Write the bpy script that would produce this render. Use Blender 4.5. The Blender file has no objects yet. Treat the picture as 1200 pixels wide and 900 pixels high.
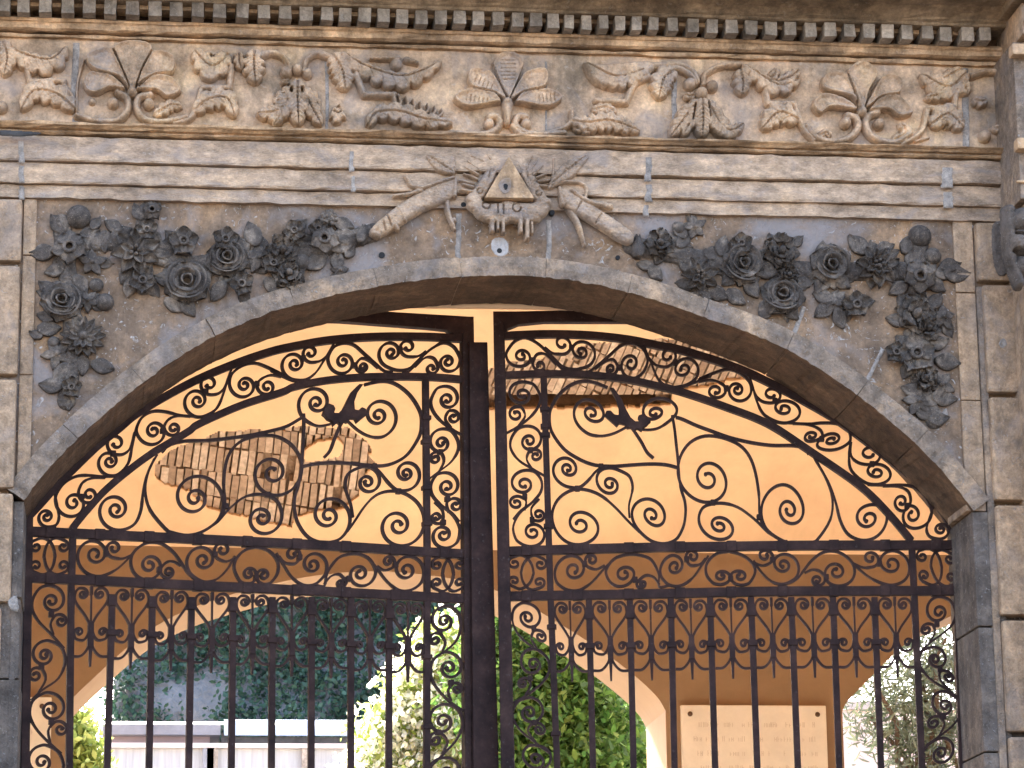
import bpy, bmesh, math, random
import numpy as np
from mathutils import Vector, Matrix
random.seed(7); np.random.seed(7)
sc = bpy.context.scene
COL = sc.collection
PI = math.pi

# ------------------------------------------------------------------ camera (fitted from the photograph's vanishing lines)
F_PX, PITCH, YAW, ROLL = 3683.2, 0.2436, 0.1237, -0.0125
CAM = np.array([-1.5788, -12.8386, 1.6])
_cp, _sp, _cy, _sy = math.cos(PITCH), math.sin(PITCH), math.cos(YAW), math.sin(YAW)
FW = np.array([_sy*_cp, _cy*_cp, _sp]); _R = np.array([_cy, -_sy, 0.0]); _U = np.cross(_R, FW)
RT = math.cos(ROLL)*_R + math.sin(ROLL)*_U
UP = -math.sin(ROLL)*_R + math.cos(ROLL)*_U
cd = bpy.data.cameras.new('camera'); cam = bpy.data.objects.new('camera', cd); COL.objects.link(cam)
cd.sensor_width = 36.0; cd.lens = 36.0*F_PX/1200.0; cd.clip_start = 0.1; cd.clip_end = 2000
m = Matrix(((RT[0], UP[0], -FW[0], CAM[0]), (RT[1], UP[1], -FW[1], CAM[1]), (RT[2], UP[2], -FW[2], CAM[2]), (0, 0, 0, 1)))
cam.matrix_world = m
sc.camera = cam

def ray(px, py):
    px = np.asarray(px, float); py = np.asarray(py, float)
    return FW + RT*((px-600)/F_PX)[..., None] - UP*((py-450)/F_PX)[..., None]
def P(px, py, Y=0.0):
    d = ray(px, py); t = (Y-CAM[1])/d[..., 1]
    return CAM + d*t[..., None]
def P1(px, py, Y=0.0):
    return P(np.array(float(px)), np.array(float(py)), Y)
def zat(py, Y=0.0, px=600):
    return float(P1(px, py, Y)[2])

# ------------------------------------------------------------------ mesh helpers
class MB:
    def __init__(s): s.v = []; s.f = []
    def add(s, verts, faces):
        o = len(s.v); s.v += [tuple(map(float, p)) for p in verts]; s.f += [tuple(i+o for i in f) for f in faces]; return s
    def box(s, x0, x1, y0, y1, z0, z1):
        return s.add([(x0,y0,z0),(x1,y0,z0),(x1,y1,z0),(x0,y1,z0),(x0,y0,z1),(x1,y0,z1),(x1,y1,z1),(x0,y1,z1)],
                     [(0,3,2,1),(4,5,6,7),(0,1,5,4),(1,2,6,5),(2,3,7,6),(3,0,4,7)])
    def hexa(s, front, back):
        # front / back: 4 points each, same winding
        return s.add(list(front)+list(back), [(0,1,2,3),(7,6,5,4),(0,4,5,1),(1,5,6,2),(2,6,7,3),(3,7,4,0)])
    def prism(s, poly, y0, y1):
        # poly: list of (x, z), extruded along y
        n = len(poly)
        return s.add([(x,y0,z) for x,z in poly]+[(x,y1,z) for x,z in poly],
                     [tuple(range(n)), tuple(range(2*n-1, n-1, -1))]+[(i, n+i, n+(i+1)%n, (i+1)%n) for i in range(n)])
    def build(s, name, mat, parent=None, smooth=False, bevel=0.0, label=None, wn=False):
        me = bpy.data.meshes.new(name); me.from_pydata(s.v, [], s.f)
        bm = bmesh.new(); bm.from_mesh(me)
        bmesh.ops.recalc_face_normals(bm, faces=bm.faces)
        if bevel > 0:
            bmesh.ops.bevel(bm, geom=[e for e in bm.edges if e.is_manifold and e.calc_face_angle(0) > 0.5], offset=bevel, segments=2, affect='EDGES', profile=0.6)
        bm.to_mesh(me); bm.free()
        me.materials.append(mat)
        if smooth: me.polygons.foreach_set('use_smooth', [True]*len(me.polygons))
        o = bpy.data.objects.new(name, me); COL.objects.link(o)
        if parent: o.parent = parent
        if label: o['label'] = label
        return o
def tag(o, label, cat, group=None, kind=None):
    if label: o['label'] = label
    if cat: o['category'] = cat
    if group: o['group'] = group
    if kind: o['kind'] = kind
    return o
def empty(name, loc, rz=0.0):
    o = bpy.data.objects.new(name, None); COL.objects.link(o); o.location = loc; o.rotation_euler = (0,0,rz)
    o.empty_display_size = 0.3
    return o
def catmull(pts, n=4, closed=False):
    pts = np.asarray(pts, float); N = len(pts); out = []
    rng = range(N if closed else N-1)
    for i in rng:
        if closed: p0, p1, p2, p3 = pts[i-1], pts[i], pts[(i+1)%N], pts[(i+2)%N]
        else:
            p1, p2 = pts[i], pts[i+1]
            p0 = pts[i-1] if i > 0 else 2*p1-p2
            p3 = pts[i+2] if i+2 < N else 2*p2-p1
        for k in range(n):
            t = k/n
            out.append(0.5*((2*p1)+(-p0+p2)*t+(2*p0-5*p1+4*p2-p3)*t*t+(-p0+3*p1-3*p2+p3)*t**3))
    if not closed: out.append(pts[-1])
    return np.array(out)
def rs(pts, step):
    pts = np.asarray(pts, float); d = np.r_[0, np.cumsum(np.hypot(*np.diff(pts, axis=0).T))]
    n = max(2, int(d[-1]/step)+1); t = np.linspace(0, d[-1], n)
    return np.c_[np.interp(t, d, pts[:,0]), np.interp(t, d, pts[:,1])]

# ------------------------------------------------------------------ materials
def nmat(name):
    mt = bpy.data.materials.new(name); mt.use_nodes = True
    nt = mt.node_tree; b = nt.nodes['Principled BSDF']
    return mt, nt, b
def N(nt, t, **kw):
    n = nt.nodes.new(t)
    for k, v in kw.items():
        if k in n.inputs: n.inputs[k].default_value = v
        else: setattr(n, k, v)
    return n
def ramp(nt, stops, interp='LINEAR'):
    r = nt.nodes.new('ShaderNodeValToRGB'); r.color_ramp.interpolation = interp
    e = r.color_ramp.elements
    while len(e) < len(stops): e.new(0.5)
    for i, (p, c) in enumerate(stops):
        e[i].position = p; e[i].color = (c[0], c[1], c[2], 1) if not isinstance(c, (int, float)) else (c, c, c, 1)
    return r
def stone(name, c1, c2, c3, scale=1.0, rough=0.9, bump=0.5, chip=0.12, streak=0.35, chipc=(0.55,0.5,0.44), blue=0.0, hz=1.0, bs=4.3):
    mt, nt, b = nmat(name); L = nt.links
    tc = N(nt, 'ShaderNodeTexCoord'); co = tc.outputs['Object']
    if hz != 1.0:
        mh = N(nt, 'ShaderNodeMapping'); mh.inputs['Scale'].default_value = (1.0, 1.0, hz); L.new(co, mh.inputs['Vector']); co = mh.outputs[0]
    n1 = N(nt, 'ShaderNodeTexNoise', Scale=2.3*scale, Detail=8.0, Roughness=0.65, Distortion=0.6); L.new(co, n1.inputs['Vector'])
    n2 = N(nt, 'ShaderNodeTexNoise', Scale=11*scale, Detail=8.0, Roughness=0.7); L.new(co, n2.inputs['Vector'])
    n3 = N(nt, 'ShaderNodeTexNoise', Scale=60*scale, Detail=5.0, Roughness=0.75); L.new(co, n3.inputs['Vector'])
    mp = N(nt, 'ShaderNodeMapping'); mp.inputs['Scale'].default_value = (9*scale, 9*scale, 0.9*scale); L.new(co, mp.inputs['Vector'])
    n4 = N(nt, 'ShaderNodeTexNoise', Scale=1.0, Detail=6.0, Roughness=0.6); L.new(mp.outputs[0], n4.inputs['Vector'])
    r1 = ramp(nt, [(0.36, c1), (0.52, c2), (0.66, c3)]); L.new(n1.outputs['Fac'], r1.inputs['Fac'])
    # medium mottling
    r2 = ramp(nt, [(0.3, 0.5), (0.7, 1.36)]); L.new(n2.outputs['Fac'], r2.inputs['Fac'])
    mx = N(nt, 'ShaderNodeMix', data_type='RGBA', blend_type='MULTIPLY'); mx.inputs[0].default_value = 1.0
    L.new(r1.outputs[0], mx.inputs[6]); L.new(r2.outputs[0], mx.inputs[7])
    r3 = ramp(nt, [(0.3, 0.7), (0.72, 1.22)]); L.new(n3.outputs['Fac'], r3.inputs['Fac'])
    m2 = N(nt, 'ShaderNodeMix', data_type='RGBA', blend_type='MULTIPLY'); m2.inputs[0].default_value = 1.0
    L.new(mx.outputs[2], m2.inputs[6]); L.new(r3.outputs[0], m2.inputs[7])
    # rain streaks
    r4 = ramp(nt, [(0.40, 0.28), (0.60, 1.06)]); L.new(n4.outputs['Fac'], r4.inputs['Fac'])
    m3 = N(nt, 'ShaderNodeMix', data_type='RGBA', blend_type='MULTIPLY'); m3.inputs[0].default_value = streak
    L.new(m2.outputs[2], m3.inputs[6]); L.new(r4.outputs[0], m3.inputs[7])
    # pale chips and lime spots
    mpc = N(nt, 'ShaderNodeMapping'); mpc.inputs['Scale'].default_value = (1.0, 1.0, 1.0); L.new(co, mpc.inputs['Vector'])
    n5 = N(nt, 'ShaderNodeTexNoise', Scale=21*scale, Detail=5.0, Roughness=0.6, Distortion=2.4); L.new(mpc.outputs[0], n5.inputs['Vector'])
    r5 = ramp(nt, [(0.60, 0.0), (0.68, 1.0)]); L.new(n5.outputs['Fac'], r5.inputs['Fac'])
    mul = N(nt, 'ShaderNodeMath', operation='MULTIPLY'); L.new(r5.outputs[0], mul.inputs[0]); mul.inputs[1].default_value = chip*3
    m4 = N(nt, 'ShaderNodeMix', data_type='RGBA'); L.new(mul.outputs[0], m4.inputs[0]); L.new(m3.outputs[2], m4.inputs[6]); m4.inputs[7].default_value = (*chipc, 1)
    out = m4.outputs[2]
    if blue > 0:
        n6 = N(nt, 'ShaderNodeTexNoise', Scale=bs*scale, Detail=6.0, Roughness=0.6, Distortion=0.8); L.new(co, n6.inputs['Vector'])
        r6 = ramp(nt, [(0.5, 0.0), (0.64, 1.0)]); L.new(n6.outputs['Fac'], r6.inputs['Fac'])
        mu = N(nt, 'ShaderNodeMath', operation='MULTIPLY'); L.new(r6.outputs[0], mu.inputs[0]); mu.inputs[1].default_value = blue
        m5 = N(nt, 'ShaderNodeMix', data_type='RGBA'); L.new(mu.outputs[0], m5.inputs[0]); L.new(out, m5.inputs[6]); m5.inputs[7].default_value = (0.245, 0.208, 0.186, 1)
        out = m5.outputs[2]
    L.new(out, b.inputs['Base Color'])
    b.inputs['Roughness'].default_value = rough
    b.inputs['Specular IOR Level'].default_value = 0.25
    ad = N(nt, 'ShaderNodeMath', operation='MULTIPLY_ADD'); L.new(n2.outputs['Fac'], ad.inputs[0]); ad.inputs[1].default_value = 1.5; L.new(n3.outputs['Fac'], ad.inputs[2])
    ad2 = N(nt, 'ShaderNodeMath', operation='ADD'); L.new(ad.outputs[0], ad2.inputs[0]); L.new(r5.outputs[0], ad2.inputs[1])
    bp = N(nt, 'ShaderNodeBump', Strength=bump, Distance=0.012); L.new(ad2.outputs[0], bp.inputs['Height']); L.new(bp.outputs[0], b.inputs['Normal'])
    return mt
def flat(name, c, rough=0.8, var=0.25, scale=6, bump=0.2, dist=0.01, metal=0.0, spec=0.3, stretch=None):
    mt, nt, b = nmat(name); L = nt.links
    tc = N(nt, 'ShaderNodeTexCoord'); co = tc.outputs['Object']
    if stretch:
        mp = N(nt, 'ShaderNodeMapping'); mp.inputs['Scale'].default_value = stretch; L.new(co, mp.inputs['Vector']); co = mp.outputs[0]
    n1 = N(nt, 'ShaderNodeTexNoise', Scale=scale, Detail=8.0, Roughness=0.7, Distortion=0.3); L.new(co, n1.inputs['Vector'])
    r = ramp(nt, [(0.3, tuple(x*(1-var) for x in c)), (0.7, tuple(min(1, x*(1+var)) for x in c))]); L.new(n1.outputs['Fac'], r.inputs['Fac'])
    L.new(r.outputs[0], b.inputs['Base Color'])
    b.inputs['Roughness'].default_value = rough; b.inputs['Metallic'].default_value = metal; b.inputs['Specular IOR Level'].default_value = spec
    n2 = N(nt, 'ShaderNodeTexNoise', Scale=scale*7, Detail=4.0); L.new(co, n2.inputs['Vector'])
    bp = N(nt, 'ShaderNodeBump', Strength=bump, Distance=dist); L.new(n2.outputs['Fac'], bp.inputs['Height']); L.new(bp.outputs[0], b.inputs['Normal'])
    return mt
def leafmat(name, cols, trans=0.35, rough=0.5):
    mt, nt, b = nmat(name); L = nt.links
    geo = N(nt, 'ShaderNodeNewGeometry')
    r = ramp(nt, [(i/(len(cols)-1), c) for i, c in enumerate(cols)]); L.new(geo.outputs['Random Per Island'], r.inputs['Fac'])
    L.new(r.outputs[0], b.inputs['Base Color']); b.inputs['Roughness'].default_value = rough
    b.inputs['Specular IOR Level'].default_value = 0.3
    tr = N(nt, 'ShaderNodeBsdfTranslucent'); L.new(r.outputs[0], tr.inputs['Color'])
    mxs = N(nt, 'ShaderNodeMixShader'); mxs.inputs[0].default_value = trans
    L.new(b.outputs[0], mxs.inputs[1]); L.new(tr.outputs[0], mxs.inputs[2])
    L.new(mxs.outputs[0], nt.nodes['Material Output'].inputs['Surface'])
    return mt

M = {}
M['frieze'] = stone('carved_limestone', (0.311,0.217,0.137), (0.571,0.372,0.221), (0.666,0.444,0.244), 1.0, bump=0.4, chip=0.07, streak=0.4, blue=0.5)
M['tan'] = stone('tan_limestone', (0.326,0.201,0.108), (0.564,0.353,0.188), (0.702,0.445,0.242), 1.0, bump=0.4, chip=0.05, streak=0.6, blue=0.15)
M['fascia'] = stone('grey_tan_limestone', (0.320,0.219,0.143), (0.473,0.324,0.206), (0.588,0.389,0.232), 1.2, bump=0.45, chip=0.07, streak=0.28, blue=0.45, hz=2.2)
M['spandrel'] = stone('weathered_spandrel_stone', (0.176,0.117,0.076), (0.259,0.165,0.099), (0.414,0.242,0.123), 1.1, bump=0.6, chip=0.24, streak=0.2, blue=0.85, bs=2.0)
M['ring'] = stone('grey_arch_stone', (0.185,0.134,0.095), (0.308,0.217,0.145), (0.507,0.332,0.195), 1.8, bump=0.8, chip=0.16, streak=0.1, blue=0.35)
M['shade_brown'] = stone('shade_brown_stone', (0.068,0.036,0.018), (0.115,0.063,0.033), (0.165,0.096,0.05), 1.8, bump=0.6, chip=0.02, streak=0.1)  # arch stone darkened and browned: underside shade and warm bounce put into colour
M['cornice'] = stone('brown_cornice_stone', (0.15,0.098,0.055), (0.26,0.175,0.10), (0.36,0.25,0.15), 1.0, bump=0.4, chip=0.04, streak=0.5)
M['dentil'] = stone('dentil_stone', (0.22,0.17,0.125), (0.33,0.26,0.19), (0.42,0.33,0.24), 1.3, bump=0.4, chip=0.06, streak=0.4)
M['quoin']  = stone('quoin_stone', (0.332,0.218,0.131), (0.457,0.297,0.174), (0.568,0.352,0.193), 1.5, bump=0.6, chip=0.08, streak=0.25, blue=0.3)
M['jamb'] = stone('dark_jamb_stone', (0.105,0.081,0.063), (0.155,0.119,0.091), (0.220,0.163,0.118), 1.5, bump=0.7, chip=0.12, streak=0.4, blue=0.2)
M['garland'] = stone('blackened_stone', (0.070,0.053,0.041), (0.118,0.091,0.070), (0.28,0.21,0.15), 4.5, bump=0.5, chip=0.2, streak=0.15, chipc=(0.42,0.335,0.24), blue=0.0)
M['mortar'] = stone('grey_mortar', (0.25,0.207,0.168), (0.33,0.275,0.225), (0.43,0.36,0.29), 3.0, bump=0.3, chip=0.1, streak=0.2)
M['pale']   = flat('pale_lime_patch', (0.44,0.39,0.35), 0.9, 0.25, 14, 0.4)
M['black']  = flat('hole_shade_black', (0.02,0.019,0.018), 0.95, 0.3, 10)  # black that stands for the shade inside holes
M['stain']  = flat('dark_soot_stain', (0.055,0.05,0.045), 0.95, 0.4, 14)
def iron_mat():
    mt, nt, b = nmat('rusted_iron'); L = nt.links
    tc = N(nt, 'ShaderNodeTexCoord'); co = tc.outputs['Object']
    n1 = N(nt, 'ShaderNodeTexNoise', Scale=9.0, Detail=8.0, Roughness=0.7); L.new(co, n1.inputs['Vector'])
    r = ramp(nt, [(0.34, (0.017,0.0095,0.008)), (0.55, (0.034,0.018,0.0145)), (0.72, (0.060,0.032,0.024))]); L.new(n1.outputs['Fac'], r.inputs['Fac'])
    n2 = N(nt, 'ShaderNodeTexNoise', Scale=55.0, Detail=4.0, Roughness=0.6); L.new(co, n2.inputs['Vector'])
    r2 = ramp(nt, [(0.62, 0.0), (0.74, 0.55)]); L.new(n2.outputs['Fac'], r2.inputs['Fac'])
    mx = N(nt, 'ShaderNodeMix', data_type='RGBA'); L.new(r2.outputs[0], mx.inputs[0]); L.new(r.outputs[0], mx.inputs[6]); mx.inputs[7].default_value = (0.085,0.066,0.06,1)
    L.new(mx.outputs[2], b.inputs['Base Color']); b.inputs['Roughness'].default_value = 0.75; b.inputs['Specular IOR Level'].default_value = 0.10
    bp = N(nt, 'ShaderNodeBump', Strength=0.4, Distance=0.004); L.new(n2.outputs['Fac'], bp.inputs['Height']); L.new(bp.outputs[0], b.inputs['Normal'])
    return mt
M['iron'] = iron_mat()
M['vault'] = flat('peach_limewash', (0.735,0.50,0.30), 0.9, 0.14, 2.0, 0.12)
M['shade_tone'] = flat('shade_tone_plaster', (0.275,0.18,0.102), 0.9, 0.16, 1.8, 0.2)  # vault's peach paint darkened; shade on the arcade wall put into colour
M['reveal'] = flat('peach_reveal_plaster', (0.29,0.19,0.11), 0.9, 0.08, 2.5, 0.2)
M['brick'] = None
def brick_mat():
    mt, nt, b = nmat('old_brick'); L = nt.links
    geo = N(nt, 'ShaderNodeNewGeometry')
    r = ramp(nt, [(0.0, (0.24,0.165,0.115)), (0.35, (0.38,0.275,0.195)), (0.7, (0.46,0.345,0.255)), (1.0, (0.54,0.435,0.335))]); L.new(geo.outputs['Random Per Island'], r.inputs['Fac'])
    tc = N(nt, 'ShaderNodeTexCoord')
    n1 = N(nt, 'ShaderNodeTexNoise', Scale=30.0, Detail=6.0); L.new(tc.outputs['Object'], n1.inputs['Vector'])
    r2 = ramp(nt, [(0.3, 0.7), (0.7, 1.25)]); L.new(n1.outputs['Fac'], r2.inputs['Fac'])
    mx = N(nt, 'ShaderNodeMix', data_type='RGBA', blend_type='MULTIPLY'); mx.inputs[0].default_value = 1; L.new(r.outputs[0], mx.inputs[6]); L.new(r2.outputs[0], mx.inputs[7])
    L.new(mx.outputs[2], b.inputs['Base Color']); b.inputs['Roughness'].default_value = 0.95
    return mt
M['brick'] = brick_mat()
M['bed'] = flat('crumbled_mortar', (0.30,0.20,0.13), 0.95, 0.3, 20, 0.5)
M['plaque'] = flat('cream_marble', (0.76,0.69,0.57), 0.6, 0.10, 5, 0.08)
M['letter'] = flat('worn_letter_paint', (0.58,0.50,0.39), 0.8, 0.1, 20)
M['bronze'] = flat('bronze_bolt', (0.10,0.06,0.035), 0.5, 0.2, 20, metal=0.5)
SUN_EL, SUN_AZ, SUN_E, SKY_S, EXPO = 38, -12, 2.25, 0.15, 3.5

# ================================================================== STONE GATEWAY
gw = tag(empty('stone_gateway', (0,0,0)), 'weathered stone gateway front with carved frieze, flower garlands and wide arch', 'gateway')
XL, XR = -3.2, 3.4
def extrude_profile(prof, x0, x1, step=0.06, jit=0.0018):
    """prof: closed list of (y, z); extruded along x with slightly uneven edges"""
    mb = MB(); n = len(prof); k = max(2, int((x1-x0)/step)); xs = np.linspace(x0, x1, k+1)
    wob = [np.cumsum(np.random.randn(k+1))*0.00016 for _ in range(n)]
    V = []
    for i, x in enumerate(xs):
        for j, (y, z) in enumerate(prof):
            s = jit if y < 0.2 else 0.0
            V.append((x, y+np.random.randn()*s, z+np.random.randn()*s+wob[j][i]*(1 if s else 0)))
    Fs = []
    for i in range(k):
        for j in range(n):
            a = i*n+j; b = i*n+(j+1)%n; Fs.append((a, b, b+n, a+n))
    Fs.append(tuple(range(n))); Fs.append(tuple(range(k*n, k*n+n))[::-1])
    return mb.add(V, Fs)
XB = float(P1(1168,150,-0.05)[0])       # where the entablature breaks forward over the right pilaster
z_f0 = 3.9817+1.6; z_f1 = 4.0463+1.6; z_f2 = 4.1368+1.6; z_m0 = 4.2479+1.6
z_fr0 = zat(164, -0.05); z_fr1 = 4.686+1.6
BK = 0.40
# architrave: three fasciae, each standing out a little further
extrude_profile([(BK,z_f0),(-0.028,z_f0),(-0.030,z_f1-0.0085),(0.010,z_f1-0.008),(0.010,z_f1-0.0035),(-0.050,z_f1-0.0035),(-0.054,z_f1+0.003),(-0.055,z_f2-0.010),(0.0,z_f2-0.010),(0.0,z_f2-0.005),(-0.075,z_f2-0.005),(-0.079,z_f2+0.003),(-0.079,z_m0-.010),(-0.02,z_m0-.010),(-0.02,z_m0),(BK,z_m0)], XL, XB).build('architrave', M['fascia'], gw)
# moulding under the frieze
hh = z_fr0-z_m0
extrude_profile([(BK,z_m0),(-0.083,z_m0),(-0.096,z_m0+0.003),(-0.100,z_m0+0.20*hh),(-0.088,z_m0+0.42*hh),(-0.110,z_m0+0.47*hh),(-0.122,z_m0+0.58*hh),(-0.138,z_m0+0.72*hh),(-0.142,z_m0+0.92*hh),(-0.120,z_fr0),(BK,z_fr0)], XL, XB+0.02).build('frieze_moulding', M['tan'], gw)
# frieze ground
extrude_profile([(BK,z_fr0),(-0.045,z_fr0),(-0.045,z_fr1),(BK,z_fr1)], XL, XB).build('frieze_panel', M['frieze'], gw)
# mouldings over the frieze
q = lambda py, Y: zat(py, Y)
extrude_profile([(BK,z_fr1),(-0.066,z_fr1),(-0.070,z_fr1+0.004),(-0.074,q(57,-.07)),(-0.030,q(56,-.065)),(-0.030,q(54.2,-.065)),(-0.090,q(53.4,-.08)),(-0.106,q(50,-.10)),(-0.110,q(46,-.11)),(-0.112,q(43,-.112)),(-0.122,q(41.5,-.12)),(-0.124,q(38.5,-.124)),(-0.110,q(37.5,-.11)),(BK,q(37.5,-.11))], XL, XB+0.04).build('bed_moulding', M['tan'], gw)
zd0 = q(31.5,-.19); zd1 = q(15.0,-.19)
extrude_profile([(BK,q(37.5,-.11)),(-0.05,q(37.5,-.11)),(-0.05,zd1),(BK,zd1)], XL, XB+0.04).build('dentil_ground', M['shade_brown'], gw)  # dark stone stands for the shade between the dentils
dpx = [x/3 for x in (-68,12,82,158,238,313,388,466,545,620,696,773,852,928,1003,1077,1150)]+[400+x/3 for x in (15,82,150,215,282,350,415,482,552,620,685,745,802,862,922,980,1038,1098,1165)]+[800+x/3 for x in (37,105,173,242,312,380,450,518,587,653,720,788,860,925,1000,1062)]
dw = [14.6]*17+[14.2]*12+[12.2]*7+[14.2]*16
for i, (dx, w) in enumerate(zip(dpx, dw)):
    c = P1(dx, 24+0.024*(dx-600), -0.19); hw = w*0.00365/2*random.uniform(.93,1.05)
    mb = MB(); yb = -0.195+random.uniform(-.006,.006); lo = zd0+random.uniform(-.003,.004)
    j = lambda: random.uniform(-.0025,.0025)
    x0, x1 = c[0]-hw, c[0]+hw
    mb.hexa([(x0+j(),yb+j(),lo+j()),(x1+j(),yb+j(),lo+j()),(x1+j(),yb+j(),zd1),(x0+j(),yb+j(),zd1)], [(x0,-0.049,lo+.002),(x1,-0.049,lo+.002),(x1,-0.049,zd1),(x0,-0.049,zd1)])
    mb.build('dentil', M['dentil'], gw, bevel=0.003)
for i in range(len(dpx)-1):
    a, b = dpx[i], dpx[i+1]; c = P1((a+b)/2, 17, -0.15)
    MB().box(c[0]-.018, c[0]+.018, -0.140, -0.049, zd1-0.018, zd1-.0005).build('dentil_fillet', M['tan'], gw)
# crowning part of the cornice
ztop = q(15,-.21)
extrude_profile([(BK,zd1),(-0.200,zd1),(-0.206,zd1+.004),(-0.208,zd1+.012),(-0.222,zd1+.016),(-0.228,zd1+.026),(-0.250,zd1+.040),(-0.290,zd1+.054),(-0.330,zd1+.060),(-0.480,zd1+.064),(-0.482,zd1+.20),(-0.56,zd1+.30),(BK,zd1+.34)], XL, XB+0.06).build('cornice', M['cornice'], gw)
# wall mass above, outside the frame
MB().box(XL, XR+.4, 0.0, 0.44, zd1+.34, 7.7).build('upper_wall', M['fascia'], gw)

# ---- entablature breaking forward over the pilaster at the right edge
xb = XB
mb = MB()
mb.box(xb, XR, -0.36, BK, z_f0, zd0-.06)
mb.build('projecting_entablature', M['ring'], gw, bevel=.004)
for (py, h, y, mt) in ((172,.05,-.42,'tan'),(213,.012,-.375,'tan'),(62,.05,-.42,'tan')):
    zz = zat(py,-.36,1175); MB().box(xb-.02, XR, y, -.355, zz-h/2, zz+h/2).build('projecting_moulding', M[mt], gw, bevel=.008)
mb = MB(); mb.box(xb+.02, XR, -0.45, BK, zd0-.055, zd1+.02); mb.build('projecting_dentil_band', M['quoin'], gw, bevel=.004)
for k in range(3):
    x = xb+.02+k*.085
    MB().box(x, x+.055, -0.52, -.448, zd0-.005, zd1).build('dentil', M['frieze'], gw, bevel=.003)
mb = MB(); mb.box(xb-.02, XR, -0.62, BK, zd1+.021, zd1+.3); mb.build('projecting_cornice', M['cornice'], gw, bevel=.01)
mb = MB(); mb.box(xb+.03, XR, -.30, 0.2, 0, z_f0-.001); mb.build('pilaster', M['quoin'], gw, bevel=.01)

# ---- arch
INN = [(28,588),(45,565),(63,543),(97,510),(130,480),(170,448),(212,418),(253,395),(300,374),(343,360),(397,347),(440,338),(490,330),(540,326),(590,324),(635,326),(692,334),(727,342),(775,356),(823,373),(872,390),(922,411),(962,436),(999,461),(1035,490),(1072,521),(1100,550),(1122,576),(1140,600)]
inn_px = catmull(INN, 6)
w3 = P(inn_px[:,0], inn_px[:,1], -0.02)
inn = rs(np.c_[w3[:,0], w3[:,2]], 0.02)
for _ in range(30): inn[1:-1] = .5*inn[1:-1]+.25*(inn[:-2]+inn[2:])
tg = np.gradient(inn, axis=0); tg /= np.hypot(*tg.T)[:,None]; nr = np.c_[-tg[:,1], tg[:,0]]
RW = 0.088
out = inn+nr*RW
def arch_at_px(px):   # index on the arch nearest a photo column
    pr = np.array([np.dot(np.array([a[0],-0.02,a[1]])-CAM, RT)/np.dot(np.array([a[0],-0.02,a[1]])-CAM, FW)*F_PX+600 for a in inn])
    return int(np.argmin(abs(pr-px)))
joints = [0]+[arch_at_px(x) for x in (90,168,253,344,440,538,636,735,823,922,1002,1072)]+[len(inn)-1]
def proj(p):
    d = np.asarray(p)-CAM; z = d@FW
    return 600+F_PX*(d@RT)/z, 450-F_PX*(d@UP)/z
for k in range(len(joints)-1):
    a, b = joints[k], joints[k+1]; mb = MB(); ids = list(range(a, b+1))
    g = 0.0009; V = []; Fs = []
    dj = random.uniform(-.004,.004)
    for ii, i in enumerate(ids):
        off = tg[i]*(g if ii == 0 else (-g if ii == len(ids)-1 else 0))
        pi_, po_ = inn[i]+off, out[i]+off
        w = lambda s=.0018: np.random.randn()*s
        V += [(pi_[0]+w(.001), -.046+dj+w(), pi_[1]+w(.0016)), (po_[0], -.036+dj+w(), po_[1]+w(.001)), (po_[0], .41, po_[1]), (pi_[0]+w(.001), .41, pi_[1]+w(.0012)),
              (pi_[0]*.55+po_[0]*.45, -.050+dj+w(), pi_[1]*.55+po_[1]*.45), ((pi_[0]+w(.001)), .19, pi_[1]+w(.0025))]
    for ii in range(len(ids)-1):
        o = ii*6; p = o+6
        Fs += [(o+0,p+0,p+4,o+4),(o+4,p+4,p+1,o+1),(o+1,p+1,p+2,o+2),(o+2,p+2,p+3,o+3),(o+3,p+3,p+5,o+5),(o+5,p+5,p+0,o+0)]
    e = (len(ids)-1)*6
    Fs += [(0,4,1,2,3,5), (e+5,e+3,e+2,e+1,e+4,e+0)]
    mb.add(V, Fs)
    me = mb.build('voussoir', M['ring'], gw)
    me.data.materials.append(M['shade_brown'])
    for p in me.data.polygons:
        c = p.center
        if p.normal.z < -0.15 and c[1] > -.015: p.material_index = 1  # faces turned down get the darker stone, their shade put into colour
# spandrel wall: columns from the arch (or the floor) up to the architrave
xA, xB2 = float(P1(24,300)[0]), float(P1(1141,330)[0])
zs_l, zs_r = out[0][1], out[-1][1]
mb = MB(); xs = np.linspace(out[0][0], out[-1][0], 220)
zo = np.interp(xs, out[:,0], out[:,1])-0.02
nz = 18; V = []; Fs = []
for i, x in enumerate(xs):
    for j in range(nz+1):
        z = zo[i]+(z_f0+.01-zo[i])*j/nz
        V.append((x, 0.0+np.random.randn()*.0012, z))
for i in range(len(xs)-1):
    for j in range(nz):
        a = i*(nz+1)+j; Fs.append((a, a+nz+1, a+nz+2, a+1))
mb.add(V, Fs)
mb.add([(xs[0],.40,zo[0]),(xs[0],.40,z_f0),(xs[-1],.40,z_f0),(xs[-1],.40,zo[-1])], [])
# closing side faces
mb.box(xA-.3, xs[0]+.002, 0.004, .41, zo[0]-.05, z_f0)
mb.box(xs[-1]-.002, xB2+.3, 0.004, .41, zo[-1]-.05, z_f0)
mb.build('spandrel_wall', M['spandrel'], gw)
mb = MB(); V = []; Fs = []
for i, x in enumerate(xs): V += [(x, .43, zo[i]+.03), (x, .43, z_f0+3)]
for i in range(len(xs)-1): Fs.append((2*i, 2*i+1, 2*i+3, 2*i+2))
mb.add(V, Fs); mb.build('inner_wall_face', M['shade_tone'], gw)
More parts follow.
